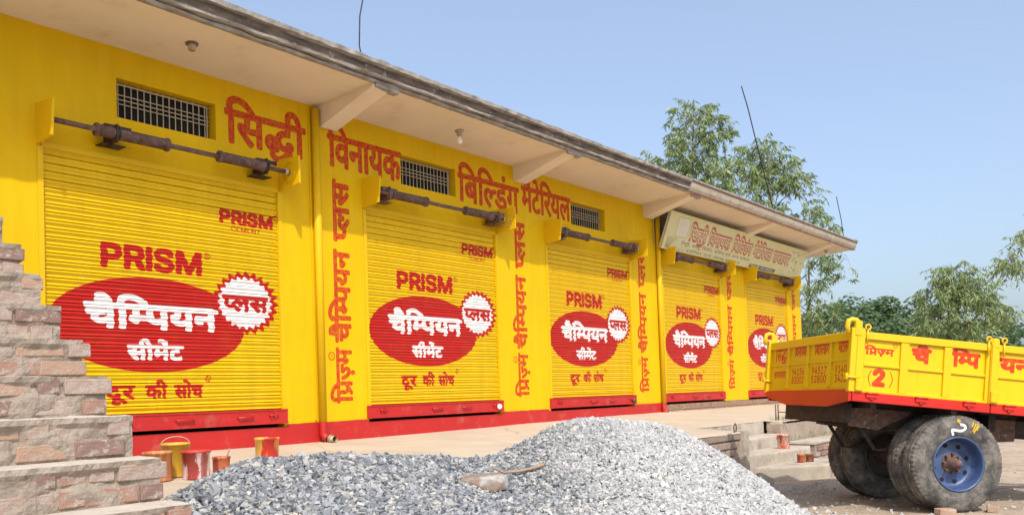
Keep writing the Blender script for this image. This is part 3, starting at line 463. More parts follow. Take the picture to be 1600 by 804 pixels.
def painted(name, paint, ref, base, base2, red=RED, white=(.85, .84, .83), dark=(.02, .02, .025), axes=('X', 'Z'), rough=.5, bump=.1, bscale=30, dirt=None, wear=.0, grime=0.0, spec=.4, streak=0.0):
    t = NT(name); co = t.coord('Object', ref)
    sp = t.n('SeparateXYZ'); t.l(co, sp.inputs[0])
    u = t.math('DIVIDE', t.math('SUBTRACT', sp.outputs[axes[0]], paint.x0), paint.w)
    v = t.math('DIVIDE', t.math('SUBTRACT', sp.outputs[axes[1]], paint.z0), paint.h)
    cb = t.n('CombineXYZ'); t.l(u, cb.inputs[0]); t.l(v, cb.inputs[1])
    im = t.n('TexImage', interpolation='Cubic', extension='CLIP'); im.image = paint.image(); t.l(cb.outputs[0], im.inputs[0])
    s3 = t.n('SeparateColor'); t.l(im.outputs[0], s3.inputs[0])
    c = t.ramp(t.noise(co, 1.3, 6, .6), [(.3, base), (.7, base2)])
    if dirt: c = t.mix(t.ramp(t.noise(co, 3.0, 6, .65), [(.56, (0, 0, 0)), (.8, (1, 1, 1))]), c, dirt)
    if streak:   # faint rain streaks and roller marks
        sk = t.ramp(t.noise(co, 3.2, 6, .65, (2.6, 1, .22)), [(.52, (0, 0, 0)), (.74, (streak,) * 3)])
        c = t.mix(sk, c, (.48, .27, .02))
        sk = t.ramp(t.noise(co, 2.0, 4, .6, (4, 1, .5)), [(.45, (0, 0, 0)), (.62, (streak * .8,) * 3)])
        c = t.mix(sk, c, (.86, .56, .02))
    rd = t.ramp(t.noise(co, 7, 5, .6), [(.3, red), (.7, tuple(q * .93 for q in red))])
    wt = t.ramp(t.noise(co, 9, 5, .6), [(.3, white), (.7, tuple(q * .9 for q in white))])
    e = t.noise(co, 60, 3, .5)   # brush-ragged edge
    def edge(ch):
        k = t.math('ADD', ch, t.math('MULTIPLY', t.math('SUBTRACT', e, .5), .35))
        return t.ramp(k, [(.36, (0, 0, 0)), (.60, (1, 1, 1))])
    if wear:
        wv = t.ramp(t.noise(co, 24, 6, .7), [(.5 - wear, (1, 1, 1)), (.62, (1 - wear * 3,) * 3)])
    def m_(ch, c, k):
        f = edge(ch)
        if wear: f = t.math('MULTIPLY', f, wv)
        return t.mix(f, c, k)
    c = m_(s3.outputs[0], c, rd); c = m_(s3.outputs[1], c, wt); c = m_(s3.outputs[2], c, dark)
    if grime:
        g = t.ramp(t.noise(co, 2.2, 7, .7, (1, 1, 2.2)), [(.5, (0, 0, 0)), (.85, (grime,) * 3)])
        c = t.mix(g, c, (.42, .28, .06))
    t.col(c); t.rough(rough); t.p.inputs['Specular IOR Level'].default_value = spec
    if bump: t.bump(t.noise(co, bscale, 5, .6), bump, .006)
    return t.mat
# ================================================================== THE SHOP BUILDING
SHX = [3.46, 7.37, 11.26, 15.09, 19.04]     # left edge of each shutter
SHW = 2.64
SH_Z0, SH_Z1 = 0.24, 2.92
VENTS = [(4.20, 5.29), (8.05, 9.13), (12.02, 13.08)]
building = empty('shop_building', (0, 0, 0), label='long single storey yellow shop building with five roller shutters under a concrete canopy', cat='building')

# wall lettering -----------------------------------------------------
wp = Paint('wall_lettering', 5.2, 0.3, 17.3, 3.65, 170)
wp.text(0, 'सिद्धी', 5.40, 6.49, 3.35, 3.70, 3.8)
wp.text(0, 'विनायक', 6.82, 8.06, 3.36, 3.73, 3.7)
wp.text(0, 'बिल्डिंग', 9.18, 10.60, 3.30, 3.68, 3.5)
wp.text(0, 'मैटेरियल', 10.66, 12.01, 3.37, 3.74, 3.5)
for px, k in ((6.86, 1.0), (10.44, 1.0), (14.18, 1.0), (18.06, .95), (21.98, .9)):
    w = .25 * k
    wp.vtext(0, 'प्रिज़्म', px + .02, px + w, .46, 1.12, 2.8)
    wp.vtext(0, 'चैम्पियन', px + .02, px + w, 1.20, 2.32, 3.3)
    wp.vtext(0, 'प्लस', px + .03, px + w + .01, 2.44, 3.18, 3.6)
    wp.put(0, ring(px - .06, 1.02, .052, .014)); wp.vtext(0, 'R', px - .085, px - .035, 1.0, 1.04, .3)
wall_m = painted('yellow_wall_paint', wp, building, YEL, YEL2, rough=.62, bump=.16, bscale=22, dirt=(.60, .36, .004), wear=.10, grime=.22, spec=.15, streak=.22)

def grid_wall(xs, zs, holes, y0, depth):
    xs = sorted(set(xs + [v for h in holes for v in h[:2]])); zs = sorted(set(zs + [v for h in holes for v in h[2:]]))
    mb = MB()
    inh = lambda x, z: any(h[0] < x < h[1] and h[2] < z < h[3] for h in holes)
    for i in range(len(xs) - 1):
        for j in range(len(zs) - 1):
            a, b, c, d = xs[i], xs[i + 1], zs[j], zs[j + 1]
            if not inh((a + b) / 2, (c + d) / 2):
                mb.add([(a, y0, c), (b, y0, c), (b, y0, d), (a, y0, d)], [(0, 1, 2, 3)])
    for a, b, c, d in holes:
        y1 = y0 + depth
        mb.add([(a, y0, c), (b, y0, c), (b, y0, d), (a, y0, d), (a, y1, c), (b, y1, c), (b, y1, d), (a, y1, d)],
               [(0, 4, 5, 1), (1, 5, 6, 2), (2, 6, 7, 3), (3, 7, 4, 0)])
    return mb

holes = [(a, b, 3.33, 3.72) for a, b in VENTS] + [(x, x + SHW, .205, 2.935) for x in SHX[:3]]
grid_wall([-1.5, 14.80], [.235, 4.03], holes, 0.0, .14).build('painted_wall', wall_m, building)
holes2 = [(x, x + SHW, .205, 2.935) for x in SHX[3:]]
grid_wall([14.80, 22.42], [.235, 3.32], holes2, 0.0, .14).build('painted_wall', wall_m, building)
# grey unpainted strip behind the sign
grey_pl = pmat('bare_grey_plaster', (.20, .17, .14), (.30, .26, .22), 2.5, .95, .3, 25)
MB().box((14.80, 0.001, 3.32), (22.42, .14, 4.03)).build('bare_wall_strip', grey_pl, building)
# red plinth with a wavy brushed top edge, a few mm proud
mb = MB(); N = 360
vs = []
for i in range(N + 1):
    x = -1.5 + (15.06 + 1.5) * i / N
    zt = .237 + .010 * mnoise.noise(Vector((x * 1.7, 3, 0))) + .006 * mnoise.noise(Vector((x * 9, 7, 0)))
    for sx in SHX[:3]:
        if sx - .02 < x < sx + SHW + .02: zt = .204
    vs += [(x, -.004 - .006 * abs(mnoise.noise(Vector((x * 3, 0, 0)))), -.9), (x, -.006, .05), (x, -.006, zt)]
fs = [(3 * i + j, 3 * i + 3 + j, 3 * i + 4 + j, 3 * i + 1 + j) for i in range(N) for j in range(2)]
mb.add(vs, fs)
for x in SHX[:3]: mb.box((x, -.005, .12), (x + SHW, .30, .203))
mb.build('red_plinth', rmat, building)
brown_base = pmat('bare_brown_brick_base', (.24, .14, .09), (.34, .22, .15), 6, .95, .8, 30, spots=(.40, .31, .23), sscale=8, dist=.02, vs=(1, 1, 3))
mb = MB()
for i in range(32):
    for j in range(2):
        x = 15.07 + i * .235 + (.11 if j else 0)
        mb.bbox((x, -.004 - random.uniform(0, .012), -.02 + j * .105), (min(x + .222, 22.41), .12, .08 + j * .115), .006)
mb.box((15.06, .012, -.9), (22.42, .3, .205))
mb.build('bare_brick_base', brown_base, building)
# closed body behind: sides, back, inner ceiling, floor
mb = MB()
mb.box((-1.5, 6.0, -.9), (22.42, 6.2, 4.03)); mb.box((-1.7, -.0, -.9), (-1.5, 6.2, 4.03)); mb.box((22.42, .0, -.9), (22.6, 6.2, 4.03))
mb.box((-1.5, .31, -.9), (22.42, 5.99, .0))
mb.build('side_and_back_walls', ymat, building)
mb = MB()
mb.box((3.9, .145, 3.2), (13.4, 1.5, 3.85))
mb.build('black_box_for_vent_shade', blackm, building)  # solid black box, colour stands in for the room's shade behind the bars

# canopy -------------------------------------------------------------
CX0, CX1 = -1.6, 23.95
canopy = MB()
prof = [(-.985, 4.080), (0.0, 4.020), (6.3, 4.03)]
NX = 60
vs = []; fs = []
for i in range(NX + 1):
    x = CX0 + (CX1 - .06 - CX0) * i / NX
    for y, z in prof: vs.append((x, y, z + (.006 * mnoise.noise(Vector((x * .8, y * 2, 0))) if y > -.9 else 0)))
for i in range(NX):
    for j in range(2): fs.append((3 * i + j, 3 * i + j + 1, 3 * i + 4 + j, 3 * i + 3 + j))
canopy.add(vs, fs)
canopy_o = canopy.build('canopy_soffit', soffit_m, building)
def fascia(x0, x1, prof, mats, amp, seg):
    n = max(2, int((x1 - x0) / seg)); k = len(prof); vs = []; fs = []; mi = []
    for i in range(n + 1):
        x = x0 + (x1 - x0) * i / n
        for j, (y, z, m) in enumerate(prof):
            q = amp * (1 if 0 < j < k - 1 else .3)
            vs.append((x, y + q * mnoise.noise(Vector((x * 6, j * 3.1, 1))), z + q * mnoise.noise(Vector((x * 5, j * 2.3, 9)))))
    mb = MB()
    for j in range(k - 1):
        mb.add([], [])
    mb.v = vs
    for i in range(n):
        for j in range(k - 1):
            mb.f.append((i * k + j, i * k + j + 1, (i + 1) * k + j + 1, (i + 1) * k + j)); mb.m.append(prof[j][2]); mb.s.append(False)
    mb.f.append(tuple(range(k))); mb.m.append(0); mb.s.append(False)
    mb.f.append(tuple(n * k + j for j in range(k))[::-1]); mb.m.append(0); mb.s.append(False)
    return mb
old_prof = [(-.97, 4.078, 1), (-1.035, 4.072, 1), (-1.045, 4.098, 0), (-1.030, 4.112, 1), (-1.085, 4.118, 1), (-1.092, 4.140, 0), (-1.068, 4.158, 0), (-1.072, 4.215, 0), (-1.095, 4.232, 1), (-1.135, 4.245, 1), (-1.140, 4.290, 1), (-1.08, 4.300, 1), (-.9, 4.305, 1)]
fascia(CX0, 14.30, old_prof, None, .014, .035).build('old_fascia_moulding', [concrete_old, concrete_lip], building)
new_prof = [(-.97, 4.078, 0), (-1.055, 4.070, 1), (-1.062, 4.094, 0), (-1.050, 4.100, 0), (-1.085, 4.150, 0), (-1.10, 4.190, 0), (-1.115, 4.245, 1), (-1.125, 4.262, 2), (-1.145, 4.275, 2), (-1.145, 4.300, 2), (-1.08, 4.310, 0), (-.9, 4.312, 0)]
fascia(14.302, CX1, new_prof, None, .003, .12).build('new_fascia_moulding', [fascia_new, maroon, concrete_lip], building)
# end of the canopy (return face) and roof slab
mb = MB(); mb.box((CX1 - .06, -1.04, 4.082), (CX1 - .004, 6.3, 4.30)); mb.build('canopy_end_face', fascia_new, building)
mb = MB(); mb.box((CX0, -.90, 4.12), (CX1 - .062, 6.3, 4.302)); mb.build('roof_slab', concrete_lip, building)
# tapered brackets
for x in (6.67, 10.47, 14.45, 18.30, 22.16):
    w = .25
    b = MB(); b.prism([(.0, 4.035), (.0, 3.79), (-.06, 3.775), (-1.0, 4.035), (-1.0, 4.085)], x, x + w, 'X')
    o = b.build('canopy_bracket', bracket_m, building)
    if x < 15:
        b = MB(); b.bbox((x + .02, -1.03, 4.030), (x + w + .14, -.93, 4.078), .008, jit=.006); b.build('broken_end_plaster', concrete_lip, o)
    else:
        b = MB(); b.bbox((x + .02, -1.0, 4.045), (x + w + .05, -.93, 4.080), .008, jit=.004); b.build('broken_end_plaster', bulb_white, o)

# ventilators: bars as parts -----------------------------------------
vb = MB(); vb.tube([(0, 0, 0), (0, 0, .385)], .0058, 6, caps=False); vbar = vb.mesh('vent_bar', cream_steel)
hb = MB(); hb.tube([(0, 0, 0), (1.07, 0, 0)], .0058, 6, caps=False); hbar = hb.mesh('vent_rail', cream_steel)
vent_back = pmat('vent_reveal', (.40, .33, .20), (.34, .27, .15), 4, .9, .2, 30)
for a, b in VENTS:
    v = MB()
    v.box((a + .002, .10, 3.332), (b - .002, .112, 3.345)); v.box((a + .002, .10, 3.690), (b - .002, .112, 3.705))
    v.box((a + .002, .10, 3.345), (a + .012, .112, 3.69)); v.box((b - .045, .10, 3.345), (b - .033, .112, 3.69))
    vo = v.build('ventilator', cream_steel, building)
    for i in range(15):
        link('vent_bar', vbar, vo, (a + .066 + i * .0685, .106, 3.333))
    for z in (3.50, 3.545, 3.59):
        link('vent_rail', hbar, vo, (a + .004, .098, z))

# drain pipes --------------------------------------------------------
for x in (6.60, 14.90):
    p = MB(); p.tube([(x, -.055, 3.97 if x < 10 else 4.0), (x, -.055, .24)], .047, 14)
    p.box((x - .075, -.02, .26), (x - .060, .0, 3.99))
    po = p.build('drain_pipe', ymat, building)
    p = MB(); p.tube([(x, -.055, .239), (x, -.056, .10), (x + .01, -.07, .055), (x + .02, -.12, .04)], .048, 14, caps=False)
    p.build('pipe_foot', rmat, po)
    if x < 10:
        p = MB(); p.lathe([(.050, 0), (.050, .05), (.040, .05), (.038, -.04)], (0, 0, 0), 'Y', 16)
        o = p.build('open_pipe_end', cream_steel, po, (x + .03, -.19, .035)); 

# roller shutters ----------------------------------------------------
ap = Paint('shutter_artwork', 0.0, 0.2, 2.64, 2.75, 230)
ap.put(0, ellipse(1.11, 1.40, 1.045, .475, 90))
ap.text(0, 'PRISM', .58, 1.65, 1.955, 2.17, 5.0)
ap.put(0, ring(1.72, 2.16, .036, .010)); ap.text(0, 'R', 1.705, 1.735, 2.14, 2.18, .3)
ap.text(1, 'चैम्पियन', .41, 1.83, 1.37, 1.585, 4.6)
ap.text(1, 'सीमेंट', .82, 1.42, 1.055, 1.19, 3.0)
ap.put(0, star(2.19, 1.69, .43, .36, 24, .84), 0); ap.put(1, star(2.18, 1.69, .355, .295, 24, .87))
ap.text(0, 'प्लस', 1.89, 2.48, 1.60, 1.755, 3.6)
ap.text(0, 'दूर', .60, .90, .665, .79, 2.6); ap.text(0, 'की', 1.0, 1.24, .665, .79, 2.6); ap.text(0, 'सोच', 1.31, 1.64, .665, .79, 2.6)
ap.put(0, ring(1.70, .86, .036, .010)); ap.text(0, 'R', 1.685, 1.715, .84, .88, .3)
ap.text(0, 'PRISM', 1.88, 2.56, 2.555, 2.69, 3.6)
ap.text(0, 'CEMENT', 2.02, 2.40, 2.475, 2.525, 1.0)
ap.put(0, ring(2.60, 2.69, .032, .009)); ap.text(0, 'R', 2.586, 2.614, 2.67, 2.71, .3)

PITCH_S = .0755; NSL = 33
def slat_mesh(w, mat):
    mb = MB(); P = []
    for k in range(9):
        t = k / 8
        P.append((-.012 * math.sin(math.pi * min(1, t * 1.02)) ** .6 if 0 < t < 1 else .006, t * PITCH_S * .985))
    P = [(y_ * 1.9, z_ * PITCH_S) for y_, z_ in ((.008, .0), (-.004, .035), (-.0085, .09), (-.006, .15), (-.001, .22), (-.0005, .36), (-.004, .52), (-.009, .68), (-.011, .82), (-.008, .92), (-.001, .965), (.008, .975))]
    vs = []
    for x in (0, w): vs += [(x, y, z) for y, z in P]
    k = len(P)
    mb.add(vs, [(j, k + j, k + j + 1, j + 1) for j in range(k - 1)], smooth=True)
    return mb.mesh('slat', mat)

coil_r = .056
def shutter(i, x0):
    far = i >= 3
    dz = -.10 if i == 0 else 0.0
    backing = MB(); backing.box((.03, .048, .30), (SHW - .03, .055, 2.93)); sh = backing.build('rolling_shutter', ymat, building, (x0, 0, 0))
    for gx in (-.015, SHW - .035):
        g_ = MB(); g_.box((gx, -.014, SH_Z0 + .0), (gx + .05, .02, 2.90)); g_.build('guide_channel', ymat, sh)
    key = 'shutter_paint_%d' % (1 if i == 0 else 0)
    ap2 = ap
    m = painted('shutter_paint', ap2, sh, (.73, .47, .0012), (.68, .43, .0015), rough=.42, bump=.05, bscale=40, wear=.0, grime=.14, spec=.3, streak=.25)
    if i: m.node_tree.nodes['Image Texture'].image = shutter.im
    else: shutter.im = m.node_tree.nodes['Image Texture'].image
    ox, oz = random.uniform(-.02, .02), random.uniform(-.02, .02)   # painted by hand: never quite in the same place
    for n in m.node_tree.nodes:
        if n.type == 'MATH' and n.operation == 'SUBTRACT' and abs(n.inputs[1].default_value - ap.x0) < 1e-6 and n.inputs[0].links and n.inputs[0].links[0].from_socket.name == 'X': n.inputs[1].default_value = ap.x0 + ox
        if n.type == 'MATH' and n.operation == 'SUBTRACT' and abs(n.inputs[1].default_value - ap.z0) < 1e-6 and not dz: n.inputs[1].default_value = ap.z0 + oz
    if dz:   # artwork sits 10 cm lower on this shutter
        for n in m.node_tree.nodes:
            if n.type == 'MATH' and n.operation == 'SUBTRACT' and abs(n.inputs[1].default_value - ap.z0) < 1e-6: n.inputs[1].default_value = ap.z0 + dz
    sm = slat_mesh(SHW - .06, m)
    zb = .415
    for k in range(NSL):
        o = link('slat', sm, sh, (.03, .030 + random.uniform(-.0015, .0015), zb + k * PITCH_S))
        o.rotation_euler = (0, random.uniform(-.0006, .0006), 0)
    # bottom bar
    b = MB(); b.box((-.03, -.028, .245), (SHW + .02, .02, .408)); b.box((-.03, -.040, .245), (SHW + .02, -.0285, .262)); b.box((-.03, -.036, .392), (SHW + .02, -.0285, .409))
    bo = b.build('bottom_bar', rmat, sh)
    for hx in (.62, 1.28, 2.0) if i == 0 else (1.12, 1.72, ):
        h = MB(); h.tube([(hx, -.028, .325), (hx, -.055, .330), (hx + .19, -.055, .333), (hx + .19, -.028, .328)], .010, 6); h.build('handle', rmat, sh)
    for hx in (.18, 2.42):
        h = MB(); h.box((hx, -.05, .31), (hx + .015, -.028, .37)); h.box((hx + .05, -.05, .31), (hx + .065, -.028, .37))
        h.tube([(hx - .02, -.045, .345), (hx + .10, -.045, .338)], .009, 6); h.build('lock_hasp', rmat, sh)
    if i in (1, 2):
        h = MB(); h.lathe([(.0, -.02), (.035, -.02), (.042, 0), (.042, .02), (0, .02)], (2.52, -.06, .315), 'Y', 14); h.build('padlock', bulb_white if i == 1 else rust, sh)
    # side plates (cheeks) carrying the shaft
    for cx, s in ((-.01, 0), (SHW + .0, 1)):
        if i == 3 and s == 1: cz0, cz1 = 2.87, 3.27
        c = MB(); c.prism([(.0, 2.90), (-.375, 2.94), (-.375, 3.25), (.0, 3.27)] if s else [(.0, 2.90), (-.30, 2.93), (-.345, 3.25), (.0, 3.28)], cx - .012, cx + .012, 'X')
        co = c.build('side_plate', ymat, sh)
        if s:
            c = MB(); c.tube([(cx - .016, -.20 + .11 * math.cos(a * math.pi / 9), 3.09 + .11 * math.sin(a * math.pi / 9)) for a in range(-9, 7)], .006, 6, caps=True)
            c.build('chain_guide', ymat if i == 0 else cream_steel if i == 1 else ymat, co)
    # shaft, drums with coil springs, brackets
    sy, sz = -.20, 3.10
    c = MB(); c.tube([(0.0, sy, sz), (SHW + .0, sy, sz - .012)], .026, 12); shaft = c.build('shaft', rust, sh)
    for a, b_ in ((.42, 1.16), (1.72, 2.30)) if i == 0 else ((.30, .95), (1.72, 2.30)):
        c = MB(); n = int((b_ - a) / .011)
        P = [(a, .034), (a + .004, .062), (a + .03, .064), (a + .032, coil_r)]
        for q in range(n):
            x = a + .034 + q * (b_ - a - .068) / n
            P += [(x, coil_r - .004), (x + .003, coil_r + .001)]
        P += [(b_ - .032, coil_r), (b_ - .03, .066), (b_ - .004, .068), (b_, .030)]
        c.lathe([(r, h) for h, r in P], (0, sy, sz - .004), 'X', 16); c.build('spring_drum', rust, sh)
    for a in ((.50, 2.18) if i == 0 else (.12, 2.30)):
        c = MB()
        c.box((a, sy - .02, sz + .055), (a + .26, sy + .12, sz + .062)); c.box((a, sy - .035, sz + .02), (a + .26, sy - .025, sz + .065))
        c.box((a + .02, sy + .05, sz - .10), (a + .25, sy + .2, sz - .094)); c.box((a + .10, sy - .068, sz - .10), (a + .116, sy + .199, sz + .07))
        c.tube([(a + .14, sy + .06 * math.cos(t * math.pi / 6) , sz + .072 * math.sin(t * math.pi / 6)) for t in range(13)], .011, 6)
        c.build('spring_clamp', rust if i else dark_steel, sh)
    c = MB(); c.lathe([(0, -.02), (.033, -.02), (.033, .02), (0, .02)], (SHW - .05, sy, sz - .012), 'X', 12); c.build('shaft_nut', cream_steel, sh)
    # head strip above the curtain
    c = MB(); c.box((.02, -.012, 2.885), (SHW - .02, .045, 2.938)); c.build('head_strip', ymat, sh)
for i, x in enumerate(SHX): shutter(i, x)

# rebar stubs above the roof ----------------------------------------
for pts, r in (([(6.72, -.8, 4.31), (6.66, -.8, 4.55), (6.68, -.8, 4.9), (6.78, -.8, 5.3)], .008), ([(19.05, -.8, 4.30), (18.3, -.8, 5.55), (17.75, -.8, 6.5), (17.5, -.78, 6.92)], .013), ([(24.0 - .1, -.8, 4.3), (23.72, -.8, 4.9), (23.4, -.8, 5.48)], .011)):
    b = MB(); b.tube(pts, r, 6); b.build('rebar_rod', dark_steel, building)

# lamps under the canopy --------------------------------------------
holder_m = pmat('old_bakelite', (.50, .42, .30), (.30, .22, .15), 20, .6, .2, 50)
for k, (x, y, z, lab) in enumerate(((4.69, -.55, 4.055, 'empty round lamp holder on the canopy ceiling above the first shutter'),
                                    (8.63, -.55, 4.055, 'white bulb hanging under the canopy above the second shutter'),
                                    (23.15, -.55, 4.055, 'small white bulb hanging under the far end of the canopy'))):
    e = empty('canopy_lamp', (x, y, z), label=lab, cat='lamp', group='lamps under the canopy')
    h = MB(); h.lathe([(0, .0), (.060, .0), (.060, -.018), (.040, -.022)], n=16); h.build('base', pmat('dark_base', (.12, .07, .05), (.2, .13, .09), 9, .7, 0) if k == 0 else holder_m, e)
    h = MB(); h.lathe([(.040, -.022), (.034, -.075), (.018, -.080), (.018, -.05)], n=14); h.build('socket', holder_m, e)
    if k:
        h = MB(); h.lathe([(.014, -.075), (.018, -.095), (.032, -.12), (.038, -.145), (.034, -.165), (.02, -.18), (0, -.185)], n=16); h.build('bulb', bulb_white, e)

# sign board ---------------------------------------------------------
sg = empty('sign_board', (14.80, -.42, 3.22), label='long faded yellow sign board with red lettering leaning above the fourth and fifth shutters', cat='sign')
sgp = Paint('sign_print', 0, 0, 7.30, .74, 190)
sgr = Paint('sign_print_two', 0, 0, 7.30, .74, 190)
SW = ((.95, 1.72, 'सिद्धी'), (1.80, 2.86, 'विनायक'), (2.98, 4.0, 'बिल्डिंग'), (4.10, 5.18, 'मैटेरियल'), (5.26, 6.32, 'सप्लायर'))
for a, b, w in SW:
    sgp.text(2, w, a + .02, b + .02, .275, .505, 3.8, level=.55)
    sgp.text(0, w, a, b, .27, .53, 4.6)
    sgp.text(1, w, a + .012, b - .012, .298, .512, .0, level=.5)
sgp.text(2, 'गिट्टी, बालू, सिमेंट, सरिया एवं अन्य सामान', .72, 4.05, .145, .205, .6)
sgp.text(2, 'सरिया एवं अन्य सामान', 1.0, 3.6, .035, .085, .5)
sgp.put(2, [[(4.10, .02), (5.62, .02), (5.66, .11), (4.14, .11)]])
sgp.text(1, 'सिद्धी सप्लायर', 4.2, 5.5, .04, .085, .6)
sgp.put(1, [[(.40, .30), (.86, .30), (.86, .66), (.40, .66)]], level=.7)
sgp.put(2, [[(.385, .29), (.875, .29), (.875, .675), (.385, .675)], [(.40, .30), (.86, .30), (.86, .66), (.40, .66)][::-1]], over=(), level=.55)
for q in range(6): sgp.put(2, [[(.12 + .02 * q, .03), (.15 + .02 * q, .03), (.18 + .07 * q, .26), (.14 + .07 * q, .26)]], level=.5)
for q in range(22):
    a, b = random.uniform(6.42, 7.2), random.uniform(.06, .66); sgp.put(2, [[(a, b), (a + .10, b + .004), (a + .09, b + .03), (a, b + .022)]], level=.6)
for q in range(5): sgp.put(2, [[(6.3 + q * .09, .62), (6.36 + q * .09, .62), (6.34 + q * .09, .65), (6.3 + q * .09, .65)]], level=.5)
sg_m = painted('sign_print', sgp, sg, (.62, .57, .27), (.68, .64, .36), red=(.46, .07, .04), white=(.72, .68, .56), dark=(.10, .10, .09), rough=.45, bump=.15, bscale=3, dirt=(.58, .58, .40), wear=.05, grime=.3)
sg_edge = pmat('sign_edge', (.60, .56, .40), (.5, .45, .3), 5, .6, .1, 30)
tilt = math.atan2(.27, .69)
sg.location = (14.80, -.16, 3.22); sg.rotation_euler = (tilt, 0, 0)
vs = []; fs = []; nx, nz = 60, 4
for i in range(nx + 1):
    for j in range(nz + 1):
        x = 7.30 * i / nx; z = .74 * j / nz
        vs.append((x, .006 * mnoise.noise(Vector((x * 1.1, z * 2, 5))) - .004, z))
for i in range(nx):
    for j in range(nz): fs.append((i * (nz + 1) + j, (i + 1) * (nz + 1) + j, (i + 1) * (nz + 1) + j + 1, i * (nz + 1) + j + 1))
MB().add(vs, fs, smooth=True).build('printed_sheet', sg_m, sg)
mb = MB(); mb.box((0, .012, .0), (7.30, .05, .03)); mb.box((0, .012, .71), (7.30, .05, .74)); mb.box((0, .012, .03), (.03, .05, .71)); mb.box((7.27, .012, .03), (7.30, .05, .71))
for q in range(1, 7): mb.box((q * 1.04, .012, .03), (q * 1.04 + .02, .045, .71))
mb.build('steel_frame', sg_edge, sg)
# ================================================================== GROUND, PLATFORM, STEPS
def sstep(t): t = max(0.0, min(1.0, t)); return t * t * (3 - 2 * t)
def ground_z(x, y):
    z = -.86
    z += .035 * mnoise.noise(Vector((x * .5, y * .5, 2))) + .012 * mnoise.noise(Vector((x * 2.1, y * 2.1, 4)))
    # worn flat under the trailer wheels
    return z
FH = Vector((fwd.x, fwd.y, 0)).normalized(); RH = Vector((FH.y, -FH.x, 0))
def ad(x, y):
    d = Vector((x - CAM.x, y - CAM.y, 0)); return d.dot(RH), d.dot(FH)
def xy(a, d):
    p = CAM + RH * a + FH * d; return p.x, p.y

xs = [-400, -150, -60, -25, -8] + [round(-4 + .3 * i, 3) for i in range(0, 86)] + [24, 28, 34, 45, 60, 90, 140, 220, 400, 700]
ys = [-500, -200, -80, -40, -22, -14] + [round(-10 + .3 * i, 3) for i in range(0, 36)] + [3, 8, 14, 22, 34, 50, 80, 140, 240, 420, 800]
V = []; 
for x in xs:
    for y in ys: V.append((x, y, ground_z(x, y) - (.25 if (y > -2.9 and -3 < x < 22) else 0) + (.003 * max(0, x - 25))))
ny = len(ys)
F = [(i * ny + j, (i + 1) * ny + j, (i + 1) * ny + j + 1, i * ny + j + 1) for i in range(len(xs) - 1) for j in range(ny - 1)]
go = link('ground', big_mesh('ground', np.array(V), np.array(F), dirt_m, True), kind='structure')

# platform (shop forecourt floor)
PF = -3.21       # front edge
def plat_z(x, y):
    t = max(0.0, min(1.0, -y / 3.21))
    wall = .0 + .055 * sstep((x - 6.5) / 7.5)
    return wall * (1 - t) + (-.13) * t + .008 * mnoise.noise(Vector((x * 1.1, y * 1.1, 0))) + (.0 if x > 3 else 0)
mb = MB(); vs = []; fs = []
pxs = [-1.5 + .22 * i for i in range(int(12.87 / .22) + 1)] + [11.39]
pys = [.0] + [-.1 - .235 * i for i in range(13)] + [PF + .02, PF]
pxs = sorted(set(pxs))
for x in pxs:
    for y in pys: vs.append((x, y + (.012 * mnoise.noise(Vector((x * 3, 0, 0))) if y < PF + .1 else 0), plat_z(x, y) - (.014 if y == PF else 0)))
k = len(pys)
for i in range(len(pxs) - 1):
    for j in range(k - 1): fs.append((i * k + j, i * k + j + 1, (i + 1) * k + j + 1, (i + 1) * k + j))
mb.add(vs, fs, smooth=True)
STX0, STX1 = 11.39, 14.03
# right of the post: floor goes back to the steps
vs = []; fs = []
pxs2 = [11.39 + .2 * i for i in range(66)]
for x in pxs2:
    ye = -2.404 if x < STX1 else -2.70
    for q in range(13):
        y = ye * q / 12; vs.append((x, y + (.02 * mnoise.noise(Vector((x * 3, 0, 0))) if q == 12 else 0), plat_z(x, y) - (.012 if q == 12 else 0)))
for i in range(len(pxs2) - 1):
    for j in range(12): fs.append((i * 13 + j, i * 13 + j + 1, (i + 1) * 13 + j + 1, (i + 1) * 13 + j))
mb.add(vs, fs, smooth=True)
mb.build('platform', floor_m, kind='structure', label='pale sandy raised floor in front of the shutters')
pw = pmat('platform_side_plaster', (.30, .235, .18), (.42, .34, .265), 3.2, .95, .9, 24, spots=(.27, .15, .105), sscale=7, sthr=(.56, .66), dist=.02)
mb = MB()
# front retaining wall below the platform edge, with a slab lip
n = 60; vs = []; fs = []
for i in range(n + 1):
    x = -1.5 + 12.79 * i / n
    for z, o in ((-.148, .02), (-.225, .028), (-.227, .05), (-.5, .045), (-.95, .035)):
        vs.append((x, PF + o + .012 * mnoise.noise(Vector((x * 3, z * 9, 0))) - .02, z + (.008 * mnoise.noise(Vector((x * 7, 1, z))) if z > -.2 else 0)))
for i in range(n):
    for j in range(4): fs.append((i * 5 + j, i * 5 + j + 1, (i + 1) * 5 + j + 1, (i + 1) * 5 + j))
mb.add(vs, fs)
mb.box((11.25, PF + .03, -.95), (11.33, -.2, -.16))
mb.box((14.04, -2.68, -.95), (24.4, -2.45, -.15))
mb.build('platform_edge_wall', pw, kind='structure')
